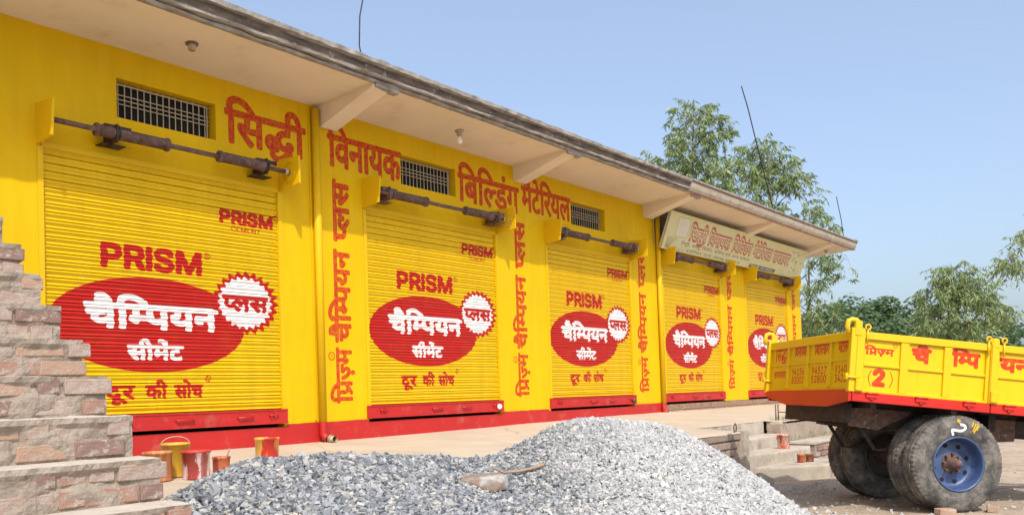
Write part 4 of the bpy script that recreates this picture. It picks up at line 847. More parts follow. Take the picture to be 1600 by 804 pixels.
# a band of bricks showing in the edge wall
mb = MB()
for j in range(4):
    x = 8.6 + (.12 if j % 2 else 0)
    while x < 11.0:
        if random.random() < .75: mb.bbox((x, PF + .006 + random.uniform(-.004, .006), -.34 - j * .10), (x + .22, PF + .10, -.255 - j * .10), .006, jit=.004)
        x += .235
mb.build('edge_wall_bricks', brick_ms[2], kind='stuff', label='row of dusty bricks showing through the platform side wall')
mb = MB(); P = [11.39 + 2.64 * i / 24 for i in range(25)]
mb.add([v for x in P for v in ((x, -2.392 + .006 * mnoise.noise(Vector((x * 6, 0, 0))), -.6), (x, -2.398, plat_z(x, -2.40) - .010))], [(2 * i, 2 * i + 2, 2 * i + 3, 2 * i + 1) for i in range(24)]); mb.build('top_riser', concrete, kind='structure')
# corner post
ps = empty('corner_post', (11.34, PF - .03, -.95), label='short square concrete post at the platform corner by the steps', cat='post')
mb = MB(); mb.bbox((-.075, -.02, 0), (.085, .14, .84), .008, jit=.003); mb.build('shaft', concrete, ps)
mb = MB(); mb.tube([(-.20, .07, .82), (-.21, .07, .90), (-.165, .07, .945), (-.12, .07, .90), (-.145, .07, .83)], .009, 6); mb.build('iron_loop', rust, ps)

# the entrance steps
steps = empty('entrance_steps', (12.65, -3.14, -.83), label='worn concrete steps leading up to the platform right of the corner post', cat='steps')
def tread(poly, z1, z0):
    mb = MB(); n = len(poly)
    P = []
    for i in range(n):          # subdivide edges and roughen
        a = Vector((*poly[i], 0)); b = Vector((*poly[(i + 1) % n], 0)); m = max(1, int((b - a).length / .1))
        for q in range(m): P.append(a.lerp(b, q / m))
    m = len(P); cen = sum(P, Vector()) / m
    P = [p + Vector((mnoise.noise(p * 5), mnoise.noise(p * 5 + Vector((9, 0, 0))), 0)) * .014 for p in P]
    rings = []
    for z, s in ((z0, .0), (z1 - .03, .0), (z1 - .008, .008), (z1, .025)):
        rings.append([(p + (cen - p).normalized() * s).to_tuple()[:2] + (z,) for p in P])
    vs = [v for r_ in rings for v in r_]
    fs = [(r_ * m + i, r_ * m + (i + 1) % m, (r_ + 1) * m + (i + 1) % m, (r_ + 1) * m + i) for r_ in range(3) for i in range(m)]
    fs.append(tuple(3 * m + i for i in range(m)))
    vs = [((x - 11.0) * 1.15, (y + 3.8) * 1.15, z + .83) for x, y, z in vs]
    return mb.add(vs, fs)
tread([(9.93, -3.17), (12.18, -3.17), (12.18, -3.52), (9.93, -3.50)], -.30, -1.0).build('step', concrete, steps)
tread([(9.93, -3.50), (12.0, -3.51), (11.95, -3.92), (11.7, -4.0), (9.93, -3.86)], -.475, -1.0).build('step', concrete, steps)
tread([(10.15, -3.86), (11.6, -3.98), (11.75, -4.05), (11.72, -4.35), (11.45, -4.52), (10.9, -4.52), (10.35, -4.2)], -.65, -1.0).build('step', concrete, steps)
bw = empty('low_brick_block', (14.37, -3.02, -.83), label='low crumbling brick block between the steps and the trailer wheels', cat='wall')
mb = MB(); mb.box((-.28, -.20, -.2), (1.6, .29, .34)); mb.build('mortar_core', mortar_m, bw)
for j in range(4):
    for q in range(7):
        x = -.29 + q * .24 + (.1 if j % 2 else 0)
        m_ = MB(); m_.bbox((0, 0, 0), (.22, .10, .075), .006, jit=.005)
        m_.build('brick', brick_ms[(q + j) % 4], bw, (x, -.225 + random.uniform(-.01, .01), -.03 + j * .09))
mb = MB(); mb.bbox((-.30, -.22, .342), (1.6, .30, .385), .01, jit=.008); mb.build('top_screed', concrete, bw)
# rebar stubs beside the steps
st = empty('rebar_stubs', (14.2, -2.52, -.14), label='two short rusty bars standing in a broken concrete stub beside the steps', cat='rebar')
mb = MB(); mb.bbox((-.12, -.16, -.12), (.14, .10, .05), .02, jit=.015); mb.build('concrete_stub', concrete, st)
for x in (-.06, .05):
    mb = MB(); mb.tube([(x, -.05, .0), (x + .01, -.05, .32)], .012, 6); mb.build('bar', rust, st)
mb = MB(); mb.tube([(.02, -.06, .19), (.30, -.10, .17), (.55, -.12, .15)], .009, 5); mb.build('bent_bar', rust, st)

# ================================================================== BRICK STAIRCASE (left)
BX = 2.10; RISE = .197; GO = .2445
def step_geo(k):  # k = 0: tread whose right end is at the bottom of the photograph
    return -4.672 + GO * k, .050 + RISE * k          # y of the riser face below... , z of tread
stair = empty('brick_staircase', (1.0, -3.6, -.86), label='unplastered brick staircase with thick mortar climbing along the left edge', cat='staircase')
SX0 = -.4
SO = Vector((1.0, -3.6, -.86))
def endx(k): return BX + .025 * math.sin(k * 2.1) - SO.x
# mortar body: riser and tread sheets, roughened
nx = 110
vs = []; fs = []; mi = []
rows = []
K0, K1 = -4, 11
for k in range(K0, K1):
    y, z = step_geo(k)
    zb = z - RISE
    for q in range(9):     # riser face
        rows.append((y, zb + RISE * q / 8 * .985, 0))
    for q in range(1, 4):  # tread
        rows.append((y + GO * q / 4, z + .002, 1))
q8 = []
for r_ in rows: q8.append(r_[2] == 0 and len(q8) % 12 >= 7)
xs_ = [SX0 - SO.x + (BX - SX0) * i / nx for i in range(nx + 1)]
for (y, z, t) in rows:
    for x in xs_:
        p = Vector((x * 1.0, y, z))
        d1 = mnoise.fractal(Vector((x * 7, y * 2, z * 9)), 1.0, 2.0, 3)
        d2 = mnoise.noise(Vector((x * 26, y * 9, z * 30)))
        if t == 0: vs.append((x, y - .001 - .021 * d1 - .006 * d2 - (.014 if q8[len(vs) // (nx + 1)] else 0) - SO.y, z - SO.z))
        else: vs.append((x, y - SO.y, z + .006 * d1 + .003 * d2 - SO.z))
for r_ in range(len(rows) - 1):
    for i in range(nx):
        fs.append((r_ * (nx + 1) + i, r_ * (nx + 1) + i + 1, (r_ + 1) * (nx + 1) + i + 1, (r_ + 1) * (nx + 1) + i))
        mi.append(1 if (rows[r_][2] or rows[r_ + 1][2]) else 0)
sb = MB(); sb.v = vs; sb.f = fs; sb.m = mi; sb.s = [False] * len(fs)
# right-hand flank and back so the stair is solid
for k in range(K0, K1):
    y, z = step_geo(k)
    sb.box((xs_[-1] - .1, y + .02 - SO.y, -.9 - SO.z), (xs_[-1] - .01, y + GO + .015 - SO.y, z - .012 - SO.z))
yl, zl = step_geo(K1 - 1)
sb.box((xs_[0], yl + GO - SO.y, -.9 - SO.z), (xs_[-1] - .01, yl + GO + .1 - SO.y, zl - .01 - SO.z))
sb.build('mortar_bedding', [mortar_m, tread_m], stair)
# bricks
brick_meshes = []
for v in range(8):
    for L in (.225, .108):
        m_ = MB(); m_.bbox((0, 0, 0), (L, .105, .072), .005, jit=.0035)
        brick_meshes.append([m_.mesh('brick', bm_) for bm_ in brick_ms] + [L])
for k in range(K0 + 2, K1):
    y, z = step_geo(k)
    for c in (0, 1):
        zc = z - RISE + .012 + c * .094
        x = endx(k) + (.012 if c else -.012) + random.uniform(-.012, .012)
        first = True
        stop = SX0 - SO.x + .3
        while x > stop:
            bmx = random.choice(brick_meshes)
            if first: bmx = random.choice([b for b in brick_meshes if b[-1] < .2]) if (k + c) % 2 else random.choice([b for b in brick_meshes if b[-1] > .2])
            L = bmx[-1]; x -= L
            hide = -.004 if first else random.uniform(.002, .014)
            o = link('brick', bmx[random.choice((0, 0, 1, 2, 2, 3))], stair, (x, y - .012 + hide - SO.y, zc + random.uniform(-.003, .003) - SO.z))
            o.rotation_euler = (random.uniform(-.03, .03), random.uniform(-.02, .02), random.uniform(-.025, .025))
            x -= random.uniform(.010, .022); first = False

# ================================================================== GRAVEL PILE
def pile_raw(x, y):
    a, d = ad(x, y)
    h = -9
    for a0, d0, z0 in ((.62, 6.95, .272), (1.02, 7.1, .21)):
        da = a - a0
        k = 1.30 if da < 0 else 1.0 + .80 * sstep((a - .62) / 1.9)
        r = math.hypot(da * k, (d - d0) * (1.0 if d < d0 else 1.5)); h = max(h, z0 - (.40 * math.sqrt(r * r + .10) - .1265))
    # low ridge along the platform edge
    zc = -.08 + .235 * sstep((x - 2.05) / .9) - .135 * sstep((x - 3.4) / 1.6)
    dx = max(0, 2.2 - x) + max(0, x - 6.9)
    dy = y + 3.95
    h3 = zc - .34 * max(0, -dy) - .36 * max(0, dy) - .35 * dx - .02 * min(1, abs(dy) / .2)
    m = max(0, .12 - abs(h - h3)); h = max(h, h3) + m * m * 1.5
    return h + .024 * mnoise.noise(Vector((x * 1.9, y * 1.9, 0))) + .016 * mnoise.noise(Vector((x * 5, y * 5, 3)))
def base_z(x, y):
    b = ground_z(x, y)
    if y > PF and x < 11.3: b = max(b, plat_z(x, y))
    elif y > -2.4 and x < 22: b = max(b, plat_z(x, y))
    return b
st_ = .055
gx = np.arange(1.9, 10.3, st_); gy = np.arange(-7.6, -1.4, st_)
Hh = np.array([[pile_raw(x, y) for y in gy] for x in gx]); Bb = np.array([[base_z(x, y) for y in gy] for x in gx])
Z = np.where(Hh > Bb - .03, Hh - .02, Bb - .12)
V = np.stack([np.repeat(gx, len(gy)), np.tile(gy, len(gx)), Z.ravel()], 1)
ny = len(gy); I, J = np.meshgrid(np.arange(len(gx) - 1), np.arange(ny - 1), indexing='ij')
q = (I * ny + J).ravel(); F = np.stack([q, q + ny, q + ny + 1, q + 1], 1)
keep = ((Hh > Bb - .03)[:-1, :-1] | (Hh > Bb - .03)[1:, 1:]).ravel(); Fm = F[keep]
def stones(P, S, flat=.62):
    """irregular 8-corner stones: P (n,3) centres, S (n,) sizes"""
    n = len(P)
    base = np.array([(x, y, z) for x in (-1, 1) for y in (-1, 1) for z in (-1, 1)], float) * .5
    T = np.array([(0, 1, 3), (0, 3, 2), (4, 6, 7), (4, 7, 5), (0, 4, 5), (0, 5, 1), (2, 3, 7), (2, 7, 6), (0, 2, 6), (0, 6, 4), (1, 5, 7), (1, 7, 3)])
    C = base[None] * (1 + rng.uniform(-.45, .30, (n, 8, 3)))
    C = C * np.stack([rng.uniform(.8, 1.35, n), rng.uniform(.6, 1.0, n), rng.uniform(.35, flat + .15, n)], 1)[:, None]
    ax = rng.normal(size=(n, 3)); ax[:, 2] *= 1.6; ax /= np.linalg.norm(ax, axis=1)[:, None]
    th = rng.uniform(0, 2 * np.pi, n)
    c, s = np.cos(th)[:, None, None], np.sin(th)[:, None, None]
    A = ax[:, None, :]
    C = C * c + np.cross(np.broadcast_to(A, C.shape), C) * s + A * (C * A).sum(-1, keepdims=True) * (1 - c)
    C = C * S[:, None, None] + P[:, None, :]
    F_ = (T[None] + (np.arange(n) * 8)[:, None, None]).reshape(-1, 3)
    return C.reshape(-1, 3), F_
n = 190000
X = rng.uniform(2.05, 9.6, n); Y = rng.uniform(-7.2, -1.6, n)
ix = np.clip(((X - gx[0]) / st_), 0, len(gx) - 1.001); iy = np.clip(((Y - gy[0]) / st_), 0, ny - 1.001)
i0, j0 = ix.astype(int), iy.astype(int); fx, fy = ix - i0, iy - j0
hz = Hh[i0, j0] * (1 - fx) * (1 - fy) + Hh[i0 + 1, j0] * fx * (1 - fy) + Hh[i0, j0 + 1] * (1 - fx) * fy + Hh[i0 + 1, j0 + 1] * fx * fy
bz = Bb[i0, j0]
ok = hz > bz - .012
# keep what can be seen from about the camera's side: not deep below the near slope
A_ = (X - CAM.x) * RH.x + (Y - CAM.y) * RH.y; D_ = (X - CAM.x) * FH.x + (Y - CAM.y) * FH.y
ok &= (D_ > 4.0) & (np.abs(A_ / D_) < .75) 
ok &= (((hz - CAM.z) / D_) > -.20)
X, Y, hz, A_, D_ = X[ok], Y[ok], hz[ok], A_[ok], D_[ok]
sz = rng.uniform(.018, .038, len(X)) * np.where(A_ < .15, .98, .90)
sz *= np.where(rng.random(len(X)) < .04, 1.5, 1)
P = np.stack([X, Y, hz + rng.uniform(-.008, .010, len(X))], 1)
SV, SF = stones(P, sz)
def gravel_mat(name, dark):
    t = NT(name); g = t.n('NewGeometry'); co = t.coord()
    c = t.ramp(g.outputs['Random Per Island'], [(0, (.06, .064, .07)), (.22, (.14, .15, .165)), (.55, (.24, .25, .265)), (.80, (.35, .355, .36)), (.93, (.40, .365, .30)), (1.0, (.52, .50, .46))])
    sp = t.n('SeparateXYZ'); t.l(co, sp.inputs[0])
    # dustier, whiter stone on the right hand heap, blue-grey fresh stone on the left
    a = t.math('ADD', t.math('MULTIPLY', sp.outputs[0], RH.x), t.math('MULTIPLY', t.math('ADD', sp.outputs[1], 8.2), RH.y))
    nz_ = t.math('MULTIPLY', t.noise(co, 2.2, 3), 1.1)
    f = t.ramp(t.math('ADD', a, nz_), [(0.0, (0, 0, 0)), (1.0, (1, 1, 1))])
    f = t.ramp(t.math('MULTIPLY', t.math('ADD', t.math('ADD', a, nz_), -.55), 1.3), [(0, (0, 0, 0)), (1, (1, 1, 1))])
    c = t.mix(t.math('MULTIPLY', f, .50), c, (.60, .585, .555))
    c = t.mix(t.ramp(t.noise(co, 90, 3), [(.5, (0, 0, 0)), (.8, (.4, .4, .4))]), c, (.55, .54, .50))
    t.col(c); t.rough(.9); t.bump(t.noise(co, 160, 3), .4, .004)
    return t.mat
gm = gravel_mat('crushed_stone', 0)
allV = np.vstack([V, SV]); 
Ft = np.vstack([Fm[:, [0, 1, 2]], Fm[:, [0, 2, 3]]])
allF = np.vstack([Ft, SF + len(V)])
link('gravel_pile', big_mesh('gravel_pile', allV, allF, gm), label='big heap of grey crushed stone in front of the platform', cat='gravel', kind='stuff')
print('stones', len(X))

# loose stones and chips on the dirt
n = 11000
X = rng.uniform(7.6, 15, n); Y = rng.uniform(-7.5, -3.25, n)
dd = np.array([pile_raw(x, y) - ground_z(x, y) for x, y in zip(X, Y)])
pr = np.exp(np.clip(dd, -2, 0) * 4.5) * .9 + .05
near_step = np.exp(-((X - 11.9) ** 2 / .6 + (Y + 3.85) ** 2 / .14)) * .9
ok = (rng.random(n) < np.maximum(pr, near_step)) & (dd < .02) & ~((X > 11.5) & (X < 13.6) & (Y > -4.0)) & (Y < -3.3)
X, Y = X[ok], Y[ok]
P = np.array([(x, y, ground_z(x, y) + .004) for x, y in zip(X, Y)])
SV, SF = stones(P, rng.uniform(.012, .04, len(X)))
link('loose_stones', big_mesh('loose_stones', SV, SF, gm), label='scattered loose grey stones on the dirt beside the heap', cat='stones', kind='stuff')

def surf(x, y): return max(pile_raw(x, y), base_z(x, y))
# rock slab, stick, block
def rock(name, c, s, mat, seed, rz=0, **k):
    bm = bmesh.new(); bmesh.ops.create_icosphere(bm, subdivisions=2, radius=1)
    for v in bm.verts:
        p = v.co.normalized(); q = Vector((abs(p.x) ** .6 * math.copysign(1, p.x), abs(p.y) ** .6 * math.copysign(1, p.y), abs(p.z) ** .45 * math.copysign(1, p.z)))
        q *= 1 + .16 * mnoise.noise(p * 1.7 + Vector((seed, 0, 0)))
        v.co = Vector((q.x * s[0], q.y * s[1], q.z * s[2]))
    me = bpy.data.meshes.new(name); bm.to_mesh(me); bm.free(); me.materials.append(mat)
    o = link(name, me, None, c, **k); o.rotation_euler = (.05, -.04, rz); return o
stone_slab = pmat('brown_sandstone', (.22, .15, .115), (.30, .22, .17), 6, .95, .7, 40, spots=(.40, .39, .36), sscale=7, sthr=(.5, .62), dist=.01)
x, y = 4.36, -4.42
rock('stone_slab', (x, y, surf(x, y) + .025), (.20, .12, .055), stone_slab, 3, R(38) - math.pi / 2 + .1, label='flat reddish brown stone lying on the gravel heap', cat='stone')
wood = pmat('dry_bark', (.26, .17, .11), (.40, .29, .20), 20, .9, .4, 60)
stk = empty('dry_stick', (4.73, -4.47, surf(4.73, -4.47) + .045), label='crooked dry stick lying on the gravel beside the flat brown stone', cat='stick')
P = []
for q, (a, dy) in enumerate(((-.20, .035), (-.11, .005), (0, -.012), (.08, -.018), (.17, -.010))):
    px_, py_ = 4.73 + RH.x * a, -4.47 + RH.y * a
    P.append((px_ - 4.73, py_ + 4.47, surf(px_, py_) - surf(4.73, -4.47) + dy * .5 + (.02 if q == 0 else 0)))
mb = MB(); mb.tube(P, [.007, .009, .011, .011, .013], 7); mb.build('branch', wood, stk)
greenstone = pmat('grey_green_block', (.30, .29, .21), (.38, .36, .27), 8, .95, .5, 40)
x, y = 11.50, -3.42
mb = MB(); mb.bbox((-.12, -.10, -.05), (.13, .10, .05), .02, jit=.02)
o = mb.build('broken_block', greenstone, None, (x, y, ground_z(x, y) + .07), label='grey green broken block tilted on the ground below the corner post', cat='block'); o.rotation_euler = (.5, .15, .7)
# grass tufts on the far block
mb = MB()
for q in range(700):
    x, y = random.uniform(14.3, 18.5), random.uniform(-2.69, -2.35) - random.choice((0, .0, .2)); z = plat_z(x, y) - .02 if y > -2.69 else -.42
    a = random.uniform(0, 6.28); h = random.uniform(.03, .11); w = .006
    mb.add([(x - w * math.cos(a), y - w * math.sin(a), z), (x + w * math.cos(a), y + w * math.sin(a), z), (x + random.uniform(-.04, .04), y + random.uniform(-.04, .04), z + h)], [(0, 1, 2)])
mb.build('grass', pmat('dry_green_grass', (.10, .16, .03), (.22, .26, .08), 3, .8, 0, island=.5), kind='stuff', label='sparse green grass on the platform edge beyond the steps', cat='grass')
# ================================================================== PAINT PAILS
def drip_mat(name, base, c2, c3=None, thr=.5, vs=(1, 1, .25), sc=14):
    t = NT(name); co = t.coord()
    c = t.ramp(t.noise(co, sc, 5, .6, vs), [(thr - .04, base), (thr + .04, c2)])
    if c3: c = t.mix(t.ramp(t.noise(co, sc * 1.4, 5, .7, vs), [(.50, (0, 0, 0)), (.55, (1, 1, 1))]), c, c3)
    t.col(c); t.rough(.5); t.bump(t.noise(co, 40, 4), .3, .003); return t.mat
def pail(name, loc, r, h, mat, inner, label, handle=None, group=None, brush=0, lid=None, n=20):
    e = empty(name, loc, random.uniform(0, 6), label=label, cat='bucket' if r > .07 else 'paint pot', group=group)
    m = MB(); m.lathe([(r * .0, 0), (r * .95, 0), (r * .965, .01), (r * .99, h - .02), (r * 1.05, h - .018), (r * 1.06, h - .004), (r * 1.01, h), (r * .96, h - .004), (r * .85, .02)], n=n)
    m.build('body', mat, e)
    if lid is not None:
        m = MB(); m.lathe([(0, h + .004), (r * .9, h + .006), (r * 1.08, h + .004), (r * 1.09, h - .012), (r * 1.03, h - .012)], n=n); m.build('lid', lid, e)
    else:
        m = MB(); m.lathe([(0, h * .72), (r * .95, h * .72)], n=n); m.build('paint', inner, e)
    if handle == 'up': P = [(r * 1.05 * math.cos(a), .01 * math.sin(a), h - .01 + r * .55 * math.sin(a)) for a in [math.pi * i / 12 for i in range(13)]]
    elif handle == 'down': P = [(r * 1.06 * math.cos(a), -r * 1.06 * math.sin(a) * .99 - .004, h - .02 - r * .75 * math.sin(a)) for a in [math.pi * i / 14 for i in range(15)]]
    if handle: m = MB(); m.tube(P, .0035, 5); m.build('handle', dark_steel if handle == 'down' else cream_steel, e)
    for b in range(brush):
        m = MB(); s = (-1) ** b; m.tube([(s * r * .3, 0, h * .4), (s * r * 1.1, 0, h * 1.5)], [.009, .007], 6); m.build('brush_handle', wood, e)
    return e
orange = drip_mat('orange_stained_tin', (.50, .17, .05), (.40, .11, .04), (.62, .26, .09))
pinkm = drip_mat('red_white_splashed_tin', (.34, .05, .04), (.42, .16, .12), (.80, .60, .62), sc=7)
yredm = drip_mat('yellow_red_dripped_tin', (.72, .42, .07), (.56, .03, .02), None, .54, sc=8)
potm = drip_mat('dark_red_pot', (.33, .045, .035), (.24, .04, .03), (.55, .16, .06))
redp = drip_mat('red_plastic_pail', (.60, .05, .03), (.56, .09, .06), (.62, .45, .34), sc=12)
pail('orange_pail', (3.44, -2.00, plat_z(3.44, -2.0)), .105, .225, orange, orange, 'orange rust stained round tin partly behind the brick stairs', n=24)
pail('yellow_bucket', (3.68, -1.84, plat_z(3.68, -1.84)), .108, .265, drip_mat('ochre_tin', (.60, .30, .06), (.66, .40, .04)), ymat, 'yellow bucket with raised handle behind the white splashed tin', handle='up', n=24)
pail('splashed_tin', (3.70, -2.10, plat_z(3.70, -2.10)), .104, .215, pinkm, rmat, 'red paint tin with white splashes standing before the yellow bucket', lid=drip_mat('lid', (.52, .03, .03), (.60, .05, .05)), n=24)
pail('small_paint_pot', (4.06, -1.88, plat_z(4.06, -1.88)), .070, .13, potm, rmat, 'small dark red paint pot with a brush right of the splashed tin', brush=1)
pail('dripped_tin', (4.72, -1.58, plat_z(4.72, -1.58)), .104, .235, yredm, rmat, 'yellow and red dripped tin standing behind the gravel crest', n=24)
pail('red_pail', (13.02, -3.12, -.475), .094, .215, redp, blackm, 'red pail with wire handle on the middle entrance step', handle='down')
pail('small_paint_pot', (12.63, -3.53, -.65), .060, .120, potm, rmat, 'left brown paint pot with two brushes on the lowest step', brush=2)
pail('small_paint_pot', (12.79, -3.60, -.65), .060, .115, drip_mat('brown_pot', (.22, .07, .03), (.30, .12, .05)), blackm, 'right brown paint pot on the lowest step with a pale rim')

# ================================================================== TRAILER
TH, YAWT = R(6.7), R(7.0)
Ld = RH * math.cos(YAWT) + FH * math.sin(YAWT); Wd = -RH * math.sin(YAWT) + FH * math.cos(YAWT)
Xl = Ld * math.cos(TH) + Vector((0, 0, -math.sin(TH))); Zl = Ld * math.sin(TH) + Vector((0, 0, math.cos(TH)))
cpt = CAM + RH * 4.49 + FH * 8.76; cpt.z = -.862
tr = empty('farm_trailer', label='yellow and red tipping trailer with painted lettering parked nose down on twin wheels', cat='trailer')
TM = Matrix((Xl, Wd, Zl)).transposed().to_4x4(); TM.translation = cpt - Ld * .058
tr.matrix_world = TM
L0 = -1.19; UB, UR, UT = 1.042, 1.135, 1.745; WW = 2.03; LE = L0 + 3.0
tsp = Paint('trailer_side_print', L0, 1.03, 3.1, .75, 260)
tsp.text(0, 'प्रिज़्म', L0 + .115, L0 + .43, 1.527, 1.59, 2.0); tsp.put(0, ring(L0 + .435, 1.635, .026, .007)); tsp.text(0, 'R', L0 + .425, L0 + .445, 1.625, 1.645, .1)
tsp.text(0, '2', L0 + .215, L0 + .345, 1.222, 1.375, 5.0)
for sx, cx_ in ((-1, .195), (1, .40)):
    tsp.put(0, [[(L0 + cx_ + sx * .032 * math.sin(math.pi * i / 12), 1.205 + .165 * i / 12) for i in range(13)] + [(L0 + cx_ + sx * (.032 * math.sin(math.pi * i / 12) - .011), 1.205 + .165 * i / 12) for i in range(12, -1, -1)]])
tsp.text(0, 'चै', L0 + .615, L0 + .83, 1.492, 1.62, 4.0)
tsp.text(0, 'म्पि', L0 + 1.055, L0 + 1.365, 1.492, 1.622, 4.0)
tsp.text(0, 'यन', L0 + 1.58, L0 + 1.94, 1.482, 1.606, 4.0)
def glossy_print(name, p, axes, flip=False):
    m = painted(name, p, tr, (.72, .49, .0012), (.68, .45, .0015), red=(.55, .03, .008), axes=axes, rough=.36, bump=.06, bscale=14, wear=.04, grime=.16, streak=.22, dirt=(.62, .36, .02))
    return m
ts_m = glossy_print('trailer_side_print', tsp, ('X', 'Z'))
PAN = ((.10, .487), (.575, .958), (1.04, 1.417)), ((1.555, 1.94), (2.03, 2.41), (2.50, 2.87))
trp = Paint('trailer_rear_print', -WW, 1.03, WW, .75, 220)
RP = ((1.523, 1.995), (1.032, 1.475), (.508, .989), (.02, .464))
for q, (w, a, b) in enumerate((('सिद्धी', None, None), ('विनायक', '94156', '83002'), ('बिल्डिंग', '94517', '52800'), ('मैटेरियल', '91402', '34255'))):
    x, x2 = -RP[q][1], -RP[q][0]
    trp.text(0, w, x + .10, x2 - .03, 1.545 if q else 1.515, 1.652, 1.9)
    if a:
        trp.text(0, a, x + .06, x2 - .08, 1.335, 1.412, 1.3); trp.text(0, b, x + .06, x2 - .08, 1.238, 1.318, 1.3)
    else: trp.text(0, 'सप्लायर', x + .09, x2 - .05, 1.31, 1.385, 1.5)
tr_m = glossy_print('trailer_rear_print', trp, ('Y', 'Z'))
# rear print is read from behind the trailer: mirror the across axis
for nd in tr_m.node_tree.nodes:
    if nd.type == 'SEPXYZ':
        lk = [l for l in tr_m.node_tree.links if l.from_node == nd and l.from_socket.name == 'Y'][0]
        neg = tr_m.node_tree.nodes.new('ShaderNodeMath'); neg.operation = 'MULTIPLY'; neg.inputs[1].default_value = -1
        to = lk.to_socket; tr_m.node_tree.links.remove(lk)
        tr_m.node_tree.links.new(nd.outputs['Y'], neg.inputs[0]); tr_m.node_tree.links.new(neg.outputs[0], to)

# side boards, two drop-side sections per side
for side in (0, 1):
    yo = 0.0 if side == 0 else WW - .05
    for sec in (0, 1):
        a, b = (L0 + .085, L0 + 1.455) if sec == 0 else (L0 + 1.545, L0 + 2.92)
        m = MB(); m.box((a, yo + .028, UR), (b, yo + .034, UT - .01)); sb_ = m.build('side_board', ts_m if side == 0 else yglo, tr)
        m = MB(); m.bbox((a, yo - .004, UT - .075), (b, yo + .05, UT), .006); m.build('top_rail', yglo, sb_)
        m = MB(); m.bbox((a, yo + .002, UR + .001), (b, yo + .045, UR + .028), .004); m.build('bottom_rail', yglo, sb_)
        ed = [a - L0] + [v for pn in PAN[sec] for v in pn] + [b - L0]
        for q in range(4):
            m = MB(); m.bbox((L0 + ed[2 * q], yo + .003, UR + .028), (L0 + ed[2 * q + 1], yo + .045, UT - .075), .004); m.build('rib', yglo, sb_)
        for x0_, x1_ in PAN[sec]:
            m = MB(); m.bbox((L0 + x0_ + .001, yo + .010, 1.402), (L0 + x1_ - .001, yo + .035, 1.432), .005); m.build('mid_rail', yglo, sb_)
        if side == 0:
            for hx in ((L0 + .13, L0 + .66, L0 + 1.18) if sec == 0 else (L0 + 1.62, L0 + 2.2)):
                m = MB(); m.box((hx, -.028, UR - .045), (hx + .12, -.010, UR + .005)); m.tube([(hx - .005, -.028, UR - .004), (hx + .125, -.028, UR - .004)], .010, 8); m.tube([(hx + .04, -.024, UR - .06), (hx + .08, -.024, UR - .06)], .008, 6)
                m.build('hinge', rglo, sb_)
# posts
for side in (0, 1):
    yo = -.015 if side == 0 else WW - .05
    for pi_, x in enumerate((L0 - .055, L0 + 1.40, L0 + 2.93)):
        m = MB(); m.bbox((x + (.055 if pi_ else 0), yo, UR), (x + .145, yo + .065, UT + .03), .006)
        m.box((x + .06, yo - .008, UR), (x + .066, yo - .001, UT))
        po = m.build('corner_post' if pi_ == 0 else 'side_post', yglo, tr)
        m = MB(); m.bbox((x + .06, yo - .03, UR + .01), (x + .14, yo - .002, UR + .13), .008); m.build('stake_pocket', yglo, po)
        if pi_ == 0:
            m = MB(); m.tube([(x - .03, yo + .02, UT - .03), (x - .045, yo + .02, UT + .04), (x - .035, yo + .02, UT + .095), (x + .0, yo + .02, UT + .11), (x + .05, yo + .02, UT + .105), (x + .075, yo + .02, UT + .08), (x + .078, yo + .02, UT - .02)], .026, 8)
            m.bbox((x + .03, yo - .008, UT - .05), (x + .105, yo + .04, UT + .10), .008); m.build('tipping_hook', yglo, po)
            m = MB(); m.tube([(x - .05, yo - .01, UR + .145), (x + .10, yo - .012, UR + .140)], .014, 8); m.bbox((x - .05, yo - .02, UR + .12), (x - .02, yo + .03, UR + .18), .004); m.build('latch_pin', yglo, po)
            hooks = (x + .165,)
        else:
            m = MB(); m.bbox((x + .06, yo - .004, UT - .04), (x + .14, yo + .05, UT + .06), .01); m.build('post_cap', yglo, po); hooks = (x + .02, x + .19)
        for hx in hooks:
            m = MB(); m.tube([(hx, yo + .0, UT - .12), (hx, yo + .0, UT + .02)], .010, 6)
            m.tube([(hx + .026 * math.sin(t * math.pi / 6), yo + .0, UT + .045 - .026 * math.cos(t * math.pi / 6)) for t in range(12)], .010, 6); m.build('eye_bolt', yglo, po)
# red skirts
m = MB(); m.bbox((L0 - .01, -.012, UB), (L0 + 1.475, .035, UR - .001), .005); m.bbox((L0 + 1.485, -.012, UB), (LE, .035, UR - .001), .005)
m.build('side_skirt', rglo, tr)
m = MB(); m.bbox((L0, WW - .035, UB), (LE, WW + .01, UR - .001), .005); m.build('side_skirt', rglo, tr)
m = MB(); m.prism([(.0, UB - .0), (.0, UR + .02), (WW, UR + .02), (WW, UB + .075), (WW - .14, UB + .025), (WW - .60, UB - .05), (.46, UB - .062)], L0 - .045, L0 - .015, 'X')
m.build('rear_skirt', rglo, tr)
# rear board
m = MB(); m.box((L0 + .004, .02, UR), (L0 + .010, WW - .02, UT - .01)); rb = m.build('rear_board', tr_m, tr)
m = MB(); m.bbox((L0 - .03, .0, UT - .09), (L0 + .03, WW, UT), .006); m.build('top_rail', yglo, rb)
m = MB(); m.bbox((L0 - .012, .0, UR + .021), (L0 + .02, WW, UR + .05), .004); m.build('bottom_rail', yglo, rb)
for y0_, y1_ in ((.0, .02), (.464, .508), (.989, 1.032), (1.475, 1.523), (1.995, 2.03)):
    m = MB(); m.bbox((L0 - .022, y0_, UR + .05), (L0 + .012, y1_, UT - .09), .004); m.build('rib', yglo, rb)
for a, b in RP:
    m = MB(); m.bbox((L0 - .014, a + .001, 1.452), (L0 + .012, b - .001, 1.478), .004); m.build('mid_rail', yglo, rb)
